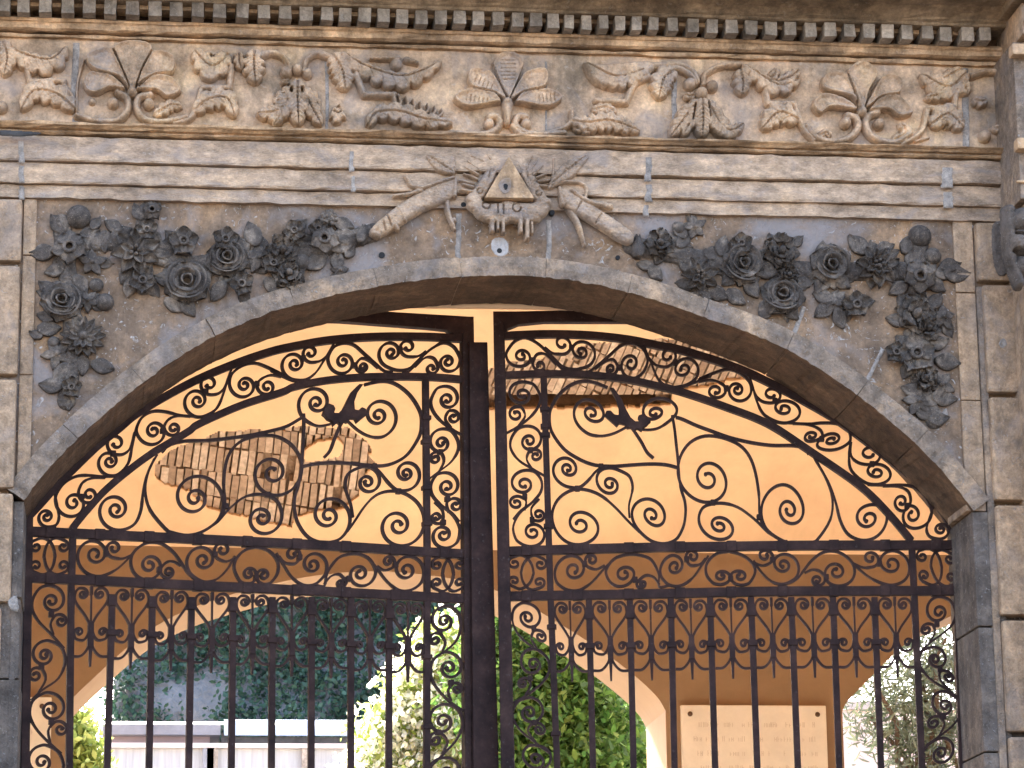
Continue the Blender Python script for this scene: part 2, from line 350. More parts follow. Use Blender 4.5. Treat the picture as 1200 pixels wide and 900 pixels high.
# jambs below the springing
for side in (-1, 1):
    xj = inn[0][0] if side < 0 else inn[-1][0]; zj = (inn[0][1] if side < 0 else inn[-1][1])
    zcut = [zj+.005, zat(702 if side < 0 else 735,0,20 if side < 0 else 1150), zat(800 if side < 0 else 880,0), 1.6, 0.8, 0.0]
    for k in range(len(zcut)-1):
        z1, z0 = zcut[k]-.003, zcut[k+1]+.003
        mb = MB(); xi, xo = xj+random.uniform(-.003,.003), xj+side*0.125
        a, b = min(xi,xo), max(xi,xo)
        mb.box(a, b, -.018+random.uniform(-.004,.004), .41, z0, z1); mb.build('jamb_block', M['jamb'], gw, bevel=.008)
# narrow band beside the spandrel panel, then the quoins
band_l = (float(P1(24,400)[0]), float(P1(39.5,400)[0])); band_r = (float(P1(1123,420)[0]), float(P1(1146,420)[0]))
def vcuts(pys, px): return [zat(p,0,px) for p in pys]
for (x0, x1), cuts, px in ((band_l, (234,300,440,577), 30), (band_r, (259,344,470,600), 1135)):
    zc = vcuts(cuts, px); zc[0] = z_f0
    for k in range(len(zc)-1):
        MB().box(x0, x1, -.014+random.uniform(-.003,.003), .3, zc[k+1]+.002, zc[k]-.002).build('edge_band', M['quoin'], gw, bevel=.005)
# backing wall behind the joints and quoins
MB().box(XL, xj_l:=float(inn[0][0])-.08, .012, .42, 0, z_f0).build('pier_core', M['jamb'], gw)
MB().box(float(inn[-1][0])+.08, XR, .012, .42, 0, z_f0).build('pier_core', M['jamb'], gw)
ql = [236,312,445,578,711,790,858,960,1090,1230,1400]; qr = [261,335,466,592,726,862,1000,1140,1300]
for side, cuts, px in ((-1, ql, 10), (1, qr, 1170)):
    zc = vcuts(cuts, px); zc[0] = z_f0-.002
    for k in range(len(zc)-1):
        z1, z0 = zc[k]-.011, max(0,zc[k+1]+.011)
        if side < 0: a, b = XL+.3, float(P1(22.5 if k < 4 else 13,400)[0])-.002*k
        else: a, b = float(P1(1147 if k == 0 else 1150,400)[0])+.004*k, XR-.3
        mb = MB(); mb.box(a, b, -.055+random.uniform(-.006,.006), .2, z0, z1)
        mb.build('quoin_block', M['quoin'], gw, bevel=.014)
# right pier: thin fillet line beside the quoins
MB().box(float(P1(1146.5,420)[0]), float(P1(1149.5,420)[0])+.02, -.028, .2, zat(900,0), z_f0-.3).build('fillet', M['ring'], gw, bevel=.004)
MB().box(float(P1(13,700)[0]), float(P1(20,700)[0]), -.022, .2, 0, zat(590,0,20)).build('fillet', M['jamb'], gw, bevel=.006)

# ------------------------------------------------------------------ relief carving
def segdist(X, Y, poly):
    d = np.full(X.shape, 1e9); ins = np.zeros(X.shape, bool); n = len(poly)
    for i in range(n):
        x1, y1 = poly[i]; x2, y2 = poly[(i+1)%n]; dx, dy = x2-x1, y2-y1; L2 = dx*dx+dy*dy+1e-9
        t = np.clip(((X-x1)*dx+(Y-y1)*dy)/L2, 0, 1); d = np.minimum(d, np.hypot(X-x1-t*dx, Y-y1-t*dy))
        c = ((y1 > Y) != (y2 > Y)) & (X < (x2-x1)*(Y-y1)/((y2-y1) if abs(y2-y1) > 1e-9 else 1e-9)+x1); ins ^= c
    return d, ins
def strokedist(X, Y, pts, r0, r1):
    s = rs(catmull(pts, 6), .8); k = len(s); best = np.full(X.shape, 9.0)
    for i, (x, y) in enumerate(s):
        r = r0+(r1-r0)*i/max(1,k-1); best = np.minimum(best, np.hypot(X-x, Y-y)/max(r,.3))
    return best
def leaf_outline(spine, w, teeth=5, one=0):
    s = rs(catmull(spine, 8), 1.0); n = len(s); t = np.gradient(s, axis=0); t /= np.hypot(*t.T)[:,None]+1e-9; nn = np.c_[-t[:,1], t[:,0]]
    u = np.linspace(0, 1, n); prof = 1.18*w*np.clip(np.sin(PI*np.clip(u*.93+.05,0,1))**.6, .12, 1)
    ser = .70+.38*np.abs(np.sin(PI*u*teeth))**.6
    a = s+nn*(prof*ser)[:,None]*(1 if one >= 0 else .35); b = s-nn*(prof*ser)[:,None]*(1 if one <= 0 else .35)
    return [tuple(p) for p in a]+[tuple(p) for p in b[::-1]], s
def relief(name, els, parent, mat, Y0=-0.045, step=0.75, label=None, noise=.0015):
    """els in photo pixels on the wall plane; heights in metres"""
    B = []
    for e in els:
        if e[0] in 'sg': B += [(x, y, max(e[2], e[3])) for x, y in e[1]]
        elif e[0] == 'p': B += [(x, y, 1) for x, y in e[1]]
        elif e[0] == 'l': B += [(x, y, e[2]) for x, y in e[1]]
        elif e[0] == 'd': B += [(e[1][0], e[1][1], e[2])]
    B = np.array(B); x0, y0 = (B[:,:2]-B[:,2:]).min(0)-2; x1, y1 = (B[:,:2]+B[:,2:]).max(0)+2
    X, Y = np.meshgrid(np.arange(x0, x1, step), np.arange(y0, y1, step))
    H = np.zeros(X.shape)
    def quarter(u): return np.sqrt(np.clip(1-(1-np.clip(u,0,1))**2, 0, 1))
    for e in els:
        k = e[0]
        if k == 's':
            d = strokedist(X, Y, e[1], e[2], e[3]); H = np.maximum(H, e[4]*np.sqrt(np.clip(1-d*d, 0, 1)))
        elif k == 'd':
            d = np.hypot(X-e[1][0], Y-e[1][1])/e[2]; H = np.maximum(H, e[3]*np.sqrt(np.clip(1-d*d, 0, 1)))
        elif k == 'p':
            pl = [tuple(p) for p in (catmull(e[1], 5, True) if len(e) > 4 and e[4] else e[1])]
            d, ins = segdist(X, Y, pl); h = e[2]*quarter(d/e[3])*ins
            if len(e) > 5: h = np.where(ins, h-e[5]*np.clip((d-e[3])/4.0, 0, 1), h)
            H = np.maximum(H, h)
        elif k == 'l':
            pl, s = leaf_outline(e[1], e[2], e[4] if len(e) > 4 else 5, e[5] if len(e) > 5 else 0)
            d, ins = segdist(X, Y, pl); h = e[3]*(.68*quarter(d/2.4)+.32*quarter(d/(e[2]*.9)))*ins
            dm = strokedist(X, Y, s[::4], 1.6, .8); h = h-.28*e[3]*np.sqrt(np.clip(1-dm*dm, 0, 1))*ins
            # side veins
            n = len(s)
            for q_ in range(2, 9):
                i = int(n*q_/10); tt = s[min(i+2,n-1)]-s[max(i-2,0)]; tt = tt/(np.hypot(*tt)+1e-9); nn = np.array([-tt[1], tt[0]])
                for sg in (1, -1):
                    a = s[i]; b = s[i]+(nn*sg*.9+tt*.7)*e[2]*.8
                    dv = strokedist(X, Y, [a, b], .9, .5); h = h-.10*e[3]*np.clip(1-dv*dv, 0, 1)*ins
            H = np.maximum(H, np.maximum(h, 0))
        elif k == 'g':
            d = strokedist(X, Y, e[1], e[2], e[3]); H = np.maximum(H-e[4]*np.sqrt(np.clip(1-d*d, 0, 1)), np.where(H > 0, .002, 0))
    if Y0 == -0.045: H = H*1.45
    nzs = np.random.randn(*H.shape)
    for _ in range(2): nzs = (nzs+np.roll(nzs,1,0)+np.roll(nzs,1,1)+np.roll(nzs,-1,0)+np.roll(nzs,-1,1))/5
    H = np.where(H > .003, np.maximum(.003, H+nzs*noise*3), H)
    W = P(X, Y, Y0); W[...,1] = np.where(H > 0, Y0-H, Y0+.003)
    nyy, nxx = H.shape; idx = -np.ones(H.shape, int); use = np.zeros(H.shape, bool)
    q4 = (H[:-1,:-1] > 0)|(H[1:,:-1] > 0)|(H[:-1,1:] > 0)|(H[1:,1:] > 0)
    use[:-1,:-1] |= q4; use[1:,:-1] |= q4; use[:-1,1:] |= q4; use[1:,1:] |= q4
    idx[use] = np.arange(use.sum()); V = W[use]
    a = idx[:-1,:-1][q4]; b = idx[1:,:-1][q4]; c = idx[1:,1:][q4]; d = idx[:-1,1:][q4]
    Fc = np.c_[a, b, c, d]
    me = bpy.data.meshes.new(name); me.from_pydata(V.tolist(), [], Fc.tolist()); me.materials.append(mat)
    me.polygons.foreach_set('use_smooth', [True]*len(me.polygons)); me.update()
    o = bpy.data.objects.new(name, me); COL.objects.link(o); o.parent = parent
    if label: o['label'] = label
    return o
def cv(ox, oy, s, els):
    """convert crop units to photo pixels (origin ox, oy; s crop units per pixel)"""
    r = []
    for e in els:
        e = list(e); c = lambda p: (ox+p[0]/s, oy+p[1]/s)
        e[1] = c(e[1]) if e[0] == 'd' else [c(p) for p in e[1]]
        if e[0] in 'sg': e[2] /= s; e[3] /= s
        if e[0] in 'dl': e[2] /= s
        if e[0] == 'p': e[3] /= s
        r.append(tuple(e))
    return r
FR = M['frieze']
def palm(name, crop, petals, boss, scl, extra=(), gaps=()):
    els = []
    for pz in petals:
        pz = np.array(pz, float); pz = pz.mean(0)+(pz-pz.mean(0))*1.12; pz = [tuple(p) for p in pz]
        els.append(('p', pz, .046, 7, True, .012))
    for gp in gaps: els.append(('g', gp, 4, 6.5, .2))
    els += [('d', boss, 32, .05)]
    for pts, ball in scl: els += [('s', pts, 20, 24, .036), ('d', ball, 34, .045)]
    els += list(extra)
    return relief(name, cv(*crop, els), gw, FR)
F1, F2, F3, F4, F5, F6 = (0,20,5), (200,20,5), (400,20,5), (600,20,5), (780,20,5), (960,20,5)
relief('acanthus_spray', cv(*F1, [('l',[(60,200),(180,250),(300,265),(395,185)],75,.04,6,1),('l',[(15,150),(45,250),(25,360)],48,.04,4),('s',[(150,280),(175,385),(185,395)],20,18,.03),('s',[(175,390),(360,385),(375,395)],20,20,.03),('s',[(360,385),(440,500)],18,14,.026),('l',[(440,560),(330,470),(200,455),(125,560)],58,.04,5),('d',(10,535),38,.04),('s',[(0,160),(60,215)],14,10,.03)]), gw, FR)
palm('palmette', F1, [[(770,430),(715,330),(670,230),(700,185),(770,170),(850,180),(880,220),(830,320)],[(740,430),(690,365),(555,322),(520,260),(560,228),(650,212),(700,270),(735,360)],[(720,440),(640,365),(545,345),(500,400),(520,450),(570,462),(640,432)],[(795,425),(830,340),(885,240),(940,230),(1010,262),(1000,340),(920,355),(850,385)],[(810,440),(880,378),(980,372),(1045,430),(1030,465),(970,482),(920,448),(850,445)]], (775,455),
     [([(450,590),(560,622),(680,620),(745,560),(745,490),(690,455)],(662,515)), ([(1090,600),(960,627),(850,612),(800,545),(815,485),(880,468)],(872,520))], [('s',[(490,260),(455,400),(448,560)],8,10,.022),('l',[(900,590),(1000,530),(1070,540)],34,.03,4),('d',(540,500),24,.02)], gaps=[[(757,430),(718,330),(665,215)],[(795,430),(830,330),(885,225)],[(738,428),(650,362),(525,335)],[(815,428),(900,362),(1010,350)]])
relief('acanthus_spray', cv(*F2, [('l',[(345,235),(240,310),(130,210)],66,.042,5),('l',[(350,240),(290,250),(250,265)],30,.04,3),('s',[(352,300),(345,415)],22,20,.032),('s',[(345,425),(185,425)],19,19,.03),('s',[(180,425),(125,590),(20,632)],18,22,.03),('l',[(130,570),(230,500),(330,500),(375,600)],56,.04,5),('l',[(490,205),(485,300),(495,408)],58,.045,4),('l',[(400,215),(400,270),(412,325)],32,.035,3)]), gw, FR)
relief('ribbon_scroll', cv(*F2, [('s',[(505,245),(590,222),(665,250),(700,320)],22,16,.035),('d',(678,332),38,.04),('s',[(925,245),(855,225),(795,262),(775,330)],22,16,.035),('d',(800,340),32,.04)]), gw, FR)
relief('leafy_mask', cv(*F2, [('d',(740,320),34,.05),('l',[(740,380),(740,520),(745,655)],55,.05,4),('l',[(715,420),(640,560),(500,585)],52,.042,5),('l',[(720,440),(660,560),(600,650)],42,.04,4),('l',[(765,430),(830,560),(880,650)],45,.04,4),('l',[(770,430),(830,490),(870,545)],35,.035,3),('l',[(700,420),(650,480),(600,535)],34,.035,3),('l',[(700,390),(660,390),(640,385)],18,.03,2),('g',[(705,440),(705,462)],10,8,.04),('g',[(766,440),(766,462)],10,8,.04)]), gw, FR)
relief('acanthus_spray', cv(*F3, [('l',[(0,215),(120,300),(330,368),(470,335),(582,268)],66,.045,9,1),('s',[(170,255),(250,255),(330,250)],10,16,.03),('d',(320,285),36,.035),('s',[(380,260),(440,280)],22,14,.03),('l',[(-60,230),(0,330),(20,445)],62,.042,5),('s',[(85,350),(130,465)],24,22,.034),('s',[(130,468),(310,466)],21,21,.032),('s',[(305,470),(315,520)],18,16,.03)]), gw, FR)
relief('feathered_leaf', cv(*F3, [('l',[(150,655),(200,585),(330,575),(480,620),(650,640)],50,.044,7)]+[('s',[(320+k*38,560+k*9),(345+k*40,520+k*10),(330+k*42,470+k*14)],15,7,.036) for k in range(7)]+[('l',[(-60,560),(-20,580),(5,560)],50,.04,3)]), gw, FR)
def mir(pts, c=970): return [(2*c-x, y) for x, y in pts]
c0 = [(965,470),(905,360),(888,300),(930,245),(1010,245),(1052,300),(1040,360),(985,470)]
c1 = [(945,495),(895,468),(765,425),(760,335),(860,345),(905,400),(940,465)]
c2 = [(915,512),(860,452),(760,440),(668,488),(740,540),(880,520)]
palm('palmette', F3, [c0, c1, c2, mir(c1), mir(c2)], (968,515), [([(640,690),(760,700),(870,690),(925,640),(905,595),(865,598)],(862,640)), (mir([(640,690),(760,700),(870,690),(925,640),(905,595),(865,598)]),(1078,640))],
     [('s',[(968,520),(966,640)],36,16,.045),('g',[(992,640),(992,705)],7,7,.05)]+[('g',[(930,275+22*k),(1010,275+22*k)],3,3,.010) for k in range(6)]+[('g',[(790+22*k,360+14*k),(775+22*k,400+14*k)],3,3,.008) for k in range(5)]+[('g',[(730+24*k,470+6*k),(725+24*k,510+2*k)],3,3,.008) for k in range(6)]+[('g',[(1150+22*k,480-3*k),(1155+22*k,520)],3,3,.008) for k in range(5)], gaps=[[(952,480),(915,400),(878,310)],mir([(952,480),(915,400),(878,310)]),[(930,505),(880,460),(740,432)],mir([(930,505),(880,460),(740,432)])])
relief('acanthus_spray', cv(*F4, [('p',[(415,275),(520,290),(780,270),(830,320),(740,390),(660,400),(600,440),(540,420),(490,410),(440,360)],.042,26,True),('g',[(430,290),(600,370),(760,330)],6,4,.015),('l',[(800,320),(640,380),(500,400)],50,.045,6,-1),('s',[(790,360),(715,400),(665,505)],24,20,.034),('s',[(665,510),(490,502)],20,20,.032),('l',[(955,325),(880,380),(850,495)],62,.044,5),('s',[(800,300),(960,292),(1050,330),(1082,395)],24,18,.036),('d',(1038,402),38,.042)]), gw, FR)
relief('feathered_leaf', cv(*F4, [('s',[(5,650),(60,700),(200,695),(330,640),(345,565)],26,16,.034),('l',[(330,625),(430,640),(570,630),(745,690)],50,.042,8),('l',[(350,660),(420,675),(460,690)],22,.03,2),('l',[(460,560),(540,540),(610,570)],34,.025,4)]), gw, FR)
relief('ribbon_scroll', cv(*F5, [('s',[(425,290),(310,300),(225,350),(212,410)],22,16,.036),('d',(268,415),36,.042),('s',[(0,320),(60,310),(140,350),(172,405)],22,16,.034)]), gw, FR)
relief('leafy_mask', cv(*F5, [('d',(205,455),38,.045),('l',[(205,490),(205,600),(205,725)],52,.05,4),('l',[(190,500),(110,600),(20,715)],48,.042,5),('l',[(195,500),(140,620),(90,715)],38,.042,4),('l',[(225,500),(300,640),(345,720)],50,.042,4),('l',[(230,520),(350,680),(455,640)],46,.042,5),('l',[(235,540),(290,590),(345,605)],34,.035,3),('l',[(170,470),(130,475),(100,460)],24,.03,2),('g',[(165,530),(150,620)],7,5,.04),('g',[(240,520),(250,600)],7,5,.04)]), gw, FR)
relief('acanthus_spray', cv(*F5, [('l',[(425,315),(440,390),(440,475)],48,.042,3),('l',[(440,285),(560,370),(660,420),(785,380)],56,.044,6,1),('l',[(640,400),(720,370),(780,320)],34,.042,3),('l',[(600,380),(630,350),(630,310)],30,.04,2),('s',[(575,410),(592,515)],22,20,.034),('s',[(592,518),(745,520)],20,20,.032),('s',[(745,520),(800,660),(860,735)],20,16,.03),('l',[(770,620),(650,580),(555,670)],60,.042,5)]), gw, FR)
palm('palmette', F6, [[(240,550),(200,440),(155,360),(185,310),(235,290),(285,310),(322,360),(275,440)],[(215,540),(170,480),(30,442),(20,380),(60,350),(130,352),(175,410),(212,480)],[(195,560),(120,500),(10,475),(-40,530),(0,580),(60,545)],[(268,540),(300,470),(350,382),(400,365),(457,392),(450,462),(370,482)],[(290,560),(350,500),(440,485),(500,540),(522,580),(450,597),(390,560)]], (240,570),
     [([(-80,650),(-30,715),(60,742),(150,730),(215,670),(210,610),(160,588)],(148,630)), ([(520,700),(440,745),(380,742),(300,710),(265,650),(280,592),(330,570)],(345,637))], [('l',[(420,740),(500,690),(460,630)],36,.03,4),('l',[(-20,710),(40,690),(50,720)],24,.03,3)], gaps=[[(222,540),(190,450),(145,345)],[(258,540),(290,450),(335,350)],[(205,555),(140,490),(10,455)],[(280,555),(345,490),(470,470)]])
relief('acanthus_spray', cv(*F6, [('l',[(860,335),(740,430),(580,350)],62,.042,5),('l',[(830,320),(750,360),(700,390)],34,.04,3),('l',[(770,440),(700,470),(610,490)],32,.038,4),('s',[(790,455),(785,545)],24,20,.034),('s',[(785,548),(630,545)],21,20,.032),('s',[(628,550),(590,680),(480,755)],20,16,.03),('l',[(640,650),(740,590),(835,670)],60,.042,5),('l',[(800,420),(840,430),(860,470)],36,.04,3),('s',[(560,735),(640,715)],8,5,.02)]), gw, FR)
relief('ribbon_scroll', cv(*F6, [('s',[(885,355),(980,330),(1080,352),(1145,430)],20,18,.034),('d',(1105,450),46,.042),('l',[(885,500),(940,510),(980,500)],30,.036,3),('d',(965,705),38,.034),('l',[(1000,660),(1080,660),(1130,560)],30,.03,4),('d',(1090,520),30,.03),('s',[(1145,560),(1155,640)],14,10,.03)]), gw, FR)
# ---- all-seeing-eye emblem over the keystone
EM = (470,170,4.8); TN = M['fascia']
eo = relief('emblem', cv(*EM, [('p',[(365,300),(430,260),(470,330),(600,325),(740,330),(770,280),(835,350),(790,420),(700,450),(620,440),(560,455),(430,410)],.040,26,True)]+[('d',(410,340),40,.043),('d',(790,350),44,.043),('d',(540,390),60,.046),('d',(690,400),58,.046),('d',(600,370),60,.045),('d',(460,375),50,.043),('d',(750,390),50,.044),('d',(390,310),30,.04),('d',(815,330),30,.04)]+
   [('p',[(497,425),(522,425),(522,500),(497,500)],.045,6),('p',[(530,430),(550,430),(550,490),(530,490)],.04,6),('p',[(558,430),(580,430),(582,508),(562,508)],.045,6),('p',[(655,390),(680,390),(680,510),(658,510)],.05,6),('p',[(692,430),(718,430),(718,547),(692,547)],.05,6),('p',[(722,440),(740,440),(742,510),(725,510)],.04,6)]+
   [('g',[(475+22*math.cos(a),350+22*math.sin(a)) for a in np.linspace(0,5.4,9)],5,4,.02),('g',[(645+24*math.cos(a),365+24*math.sin(a)) for a in np.linspace(0,5.4,9)],5,4,.02),('g',[(540,340),(540,395)],5,5,.02),('g',[(570,345),(572,400)],5,5,.02)]+
   [('p',[(365,310),(405,250),(450,190),(505,110),(560,78),(640,78),(700,130),(760,215),(805,270),(835,350),(760,330),(700,250),(600,60),(500,250),(430,330)],.030,16,True)]+[('d',(425+k*22,285-k*36),30,.036) for k in range(5)]+[('d',(775-k*20,280-k*38),30,.036) for k in range(5)]+[('g',[(440+16*math.cos(a_),270+16*math.sin(a_)) for a_ in np.linspace(0,5,8)],4,3,.014),('g',[(770+16*math.cos(a_),280+16*math.sin(a_)) for a_ in np.linspace(0,5,8)],4,3,.014),('g',[(490,190),(500,150)],4,3,.014),('g',[(710,190),(700,150)],4,3,.014)]), gw, TN, Y0=-.05)
tri = [P1(470+x/4.8, 170+y/4.8, -.05) for x, y in ((597,88),(460,319),(740,323))]
MB().prism([(p[0],p[2]) for p in tri], -.112, -.05).build('triangle', M['tan'], eo, bevel=.004)
pe = P1(470+587/4.8, 170+237/4.8, -.112)
relief('eye_patch', cv(*EM, [('p',[(550,215),(575,190),(610,185),(622,215),(610,260),(580,275),(555,250)],.004,6,True)]), eo, M['frieze'], Y0=-.112)
mb = MB(); mb.prism([(pe[0]+.009*math.cos(a)*(1 if math.sin(a) < 0.4 else 1.3), pe[2]+.014*math.sin(a)) for a in np.linspace(0,2*PI,14)[:-1]], -.1185, -.110); mb.build('eye', M['black'], eo)
for a, b in (((445,150),(372,100)),((432,172),(355,132)),((425,198),(352,170)),((462,100),(392,70)),((405,242),(345,226)),((398,268),(335,258)),((405,225),(330,205)),((500,90),(480,60)),((722,150),(762,98)),((742,172),(795,125)),((758,190),(815,168)),((712,115),(735,70)),((770,212),(832,205)),((775,235),(830,240))):
    relief('ray', cv(*EM, [('s',[a,b],9,7,.03)]), eo, M['fascia'], Y0=-.055)
relief('horn', cv(*EM, [('p',[(305,195),(300,290),(240,330),(120,380),(20,440),(-40,480),(-120,525),(-165,500),(-150,455),(-90,400),(0,330),(100,265),(200,215)],.040,30,True),('s',[(303,200),(298,295)],14,14,.05),('s',[(-20,360),(20,430)],12,12,.046),('s',[(-60,420),(-20,480)],22,12,.04),('g',[(-80,400),(-60,460)],6,6,.02),('g',[(-110,420),(-90,490)],6,6,.02),('s',[(-135,470),(-160,500),(-130,520)],22,16,.05)]), eo, TN, Y0=-.03, label='left horn curving down to the dark garland')
relief('curling_leaf', cv(*EM, [('s',[(255,300),(262,380),(300,480)],20,9,.035),('d',(297,425),14,.03)]), eo, TN, Y0=-.015)
relief('curling_leaf', cv(*EM, [('s',[(25,185),(60,235),(120,245),(200,220),(290,190)],14,12,.035),('s',[(-40,290),(40,280),(110,260)],10,14,.03)]), eo, M['fascia'], Y0=-.05)
relief('curling_leaf', cv(*EM, [('l',[(140,65),(210,110),(300,165)],34,.035,1),('p',[(240,90),(305,60),(312,160),(280,150)],.03,12)]), eo, M['fascia'], Y0=-.06)
relief('horn', cv(*EM, [('p',[(880,245),(960,270),(1060,330),(1180,410),(1300,500),(1290,560),(1230,550),(1120,480),(1000,405),(900,345)],.040,30,True),('s',[(885,255),(902,345)],14,14,.05),('g',[(1010,330),(980,380)],5,4,.014),('g',[(1120,400),(1090,450)],5,4,.014)]), eo, TN, Y0=-.03, label='right horn curving down to the dark garland')
relief('curling_leaf', cv(*EM, [('s',[(930,350),(990,440),(1030,570)],22,9,.035)]), eo, TN, Y0=-.015)
relief('curling_leaf', cv(*EM, [('s',[(830,245),(910,215),(1000,220),(1040,250),(1035,300)],14,10,.035),('s',[(960,260),(1050,320),(1175,350)],10,18,.032)]), eo, M['fascia'], Y0=-.05)
relief('curling_leaf', cv(*EM, [('l',[(1050,65),(960,130),(830,235)],36,.035,1),('s',[(855,85),(852,190)],8,8,.03)]), eo, M['fascia'], Y0=-.06)
for dx, dy in ((320,330),(852,372),(1072-180,352)):
    pass
for px, py, r in ((543,240,.011),(647,249,.011),(448,297,.013),(725,300,.010),(663,306,.009),(586,292,.011)):
    p = P1(px,py,-.03); MB().prism([(p[0]+r*math.cos(a),p[2]+r*math.sin(a)) for a in np.linspace(0,2*PI,12)[:-1]], -.034 if py < 260 else -.0085, .01).build('bolt_hole', M['black'], gw)  # flat black plugs, the dark of each hole painted in
relief('lime_patch', [('p',[(578,280),(590,279),(596,288),(594,298),(583,300),(576,292)],.005,3,True)], gw, M['pale'], Y0=0.0)
# mortar joints
def vjoint(px, py0, py1, Y0, w=5, mat='mortar'):
    pts = [(px+random.uniform(-w*.12,w*.12)+ (py1-py)*0.0, py) for py in np.linspace(py0, py1, 6)]
    poly = [(x-w*random.uniform(.42,.5), y) for x, y in pts]+[(x+w*random.uniform(.42,.5), y) for x, y in pts[::-1]]
    relief('mortar_joint', [('p', poly, .003, 2.0)], gw, M[mat], Y0=Y0, step=.9)
vjoint(88,50,148,-.045,9); vjoint(383,64,160,-.045,5); vjoint(790,76,180,-.045,6); vjoint(1131,80,186,-.045,9); vjoint(640,72,160,-.045,3)
vjoint(25,165,190,-.079,7); vjoint(25,194,214,-.055,7); vjoint(25,217,233,-.03,6)
vjoint(412,177,201,-.079,6); vjoint(414,206,224,-.055,5); vjoint(760,184,212,-.079,8); vjoint(760,216,236,-.055,8); vjoint(757,240,253,-.03,6)
vjoint(1110,196,220,-.079,14); vjoint(1112,225,243,-.055,12)
vjoint(537,250,322,0,7); vjoint(643,258,326,0,7)
relief('mortar_joint', [('p',[(925,398),(931,398),(945,360),(940,358)],.004,2)], gw, M['mortar'], Y0=0.0)
relief('mortar_joint', [('p',[(1010,452),(1016,452),(1037,410),(1033,408)],.004,2)], gw, M['mortar'], Y0=0.0)
for pl, Y0 in (([(1060,493),(1066,484),(1069,495),(1062,500)],0),([(1103,487),(1109,478),(1111,490)],0),([(10,704),(19,699),(21,716),(13,714)],-.06)):
    relief('lime_patch', [('p',pl,.006,3,True)], gw, M['mortar'], Y0=Y0)
# soot crusts on the mouldings
for pl, Y0 in (([(0,153),(30,154),(48,156),(30,159),(0,158)],-.1425),):
    relief('soot_crust', [('p',pl,.004,3,True)], gw, M['stain'], Y0=Y0)
# carved console at the right edge
co_ = relief('console', [('d',(1194,262),16,.12),('d',(1192,290),18,.13),('d',(1196,315),14,.11),('s',[(1180,250),(1182,300),(1192,335)],8,6,.08),('g',[(1186,280),(1200,286)],3,3,.05),('g',[(1184,300),(1200,306)],3,3,.05)], gw, M['jamb'], Y0=-.30)
relief('soot_crust', [('p',[(1165,262),(1185,262),(1186,300),(1178,322),(1168,318),(1163,290)],.005,5,True)], gw, M['jamb'], Y0=-.056)
relief('lime_patch', [('p',[(1172,398),(1178,397),(1180,404),(1175,409),(1170,404)],.006,2,True)], gw, M['mortar'], Y0=-.056)

# ================================================================== FLOWER GARLANDS
GM = M['garland']
def grid_shell(mb, Ptop, th):
    """Ptop [n][m] array of (u,v,w); closed shell of thickness th"""
    n, m_ = len(Ptop), len(Ptop[0]); V = []
    for r in Ptop: V += [tuple(p) for p in r]
    for r in Ptop: V += [(p[0], p[1], p[2]-th) for p in r]
    K = n*m_; Fs = []
    for i in range(n-1):
        for j in range(m_-1):
            a = i*m_+j; Fs.append((a, a+1, a+m_+1, a+m_)); Fs.append((K+a, K+a+m_, K+a+m_+1, K+a+1))
    per = [j for j in range(m_)]+[i*m_+m_-1 for i in range(1,n)]+[(n-1)*m_+j for j in range(m_-2,-1,-1)]+[i*m_ for i in range(n-2,0,-1)]
    for k in range(len(per)):
        a, b = per[k], per[(k+1)%len(per)]; Fs.append((a, K+a, K+b, b))
    mb.add(V, Fs)
def petal(mb, a, r0, L, Wd, w0, w1, curl=0.0, cup=0.0, th=.007, pointy=0.5, wave=0.0, nl=7, nw=5, rib=0.0):
    ca, sa = math.cos(a), math.sin(a); G = []; ph = random.uniform(0,6)
    for i in range(nl):
        t = i/(nl-1); hwid = Wd*(math.sin(PI*min(1,(t*.86+.10)))**(.7+pointy*.8))+Wd*.02; row = []
        for j in range(nw):
            s = -1+2*j/(nw-1)
            w = w0+(w1-w0)*t+curl*t*t+cup*s*s*(t*.8+.2)+wave*math.sin(ph+s*5+t*3)*t-rib*(1-abs(s))*math.sin(PI*t)
            r = r0+L*t-(.12*L*abs(s)**2*t if pointy < .4 else 0); x, y = r, hwid*s
            row.append((x*ca-y*sa, x*sa+y*ca, w))
        G.append(row)
    grid_shell(mb, G, th)
def arc_petal(mb, a0, span, r, h0, h1, flare, th):
    # a petal standing up and wrapping round the heart of a rose
    na, nh = 9, 4; G = []; ex = random.uniform(-.04,.04)
    for i in range(na):
        s = -1+2*i/(na-1); a = a0+s*span/2; row = []
        for j in range(nh):
            t = j/(nh-1); rr = r*(1+ex*s)+flare*t*t; row.append((rr*math.cos(a), rr*math.sin(a), h0+(h1*(1-.45*s*s)-h0)*t))
        G.append(row)
    V = []; n = na*nh
    for row in G: V += row
    for row in G: V += [(x*(1-th/max(.004,math.hypot(x,y))*1.2), y*(1-th/max(.004,math.hypot(x,y))*1.2), w) for x, y, w in row]
    Fs = []
    for i in range(na-1):
        for j in range(nh-1):
            a = i*nh+j; Fs += [(a,a+1,a+nh+1,a+nh),(n+a,n+a+nh,n+a+nh+1,n+a+1)]
        a = i*nh+nh-1; Fs.append((a,n+a,n+a+nh,a+nh))
    for i in (0, na-1):
        for j in range(nh-1): a = i*nh+j; Fs.append((a,a+1,n+a+1,n+a))
    mb.add(V, Fs)
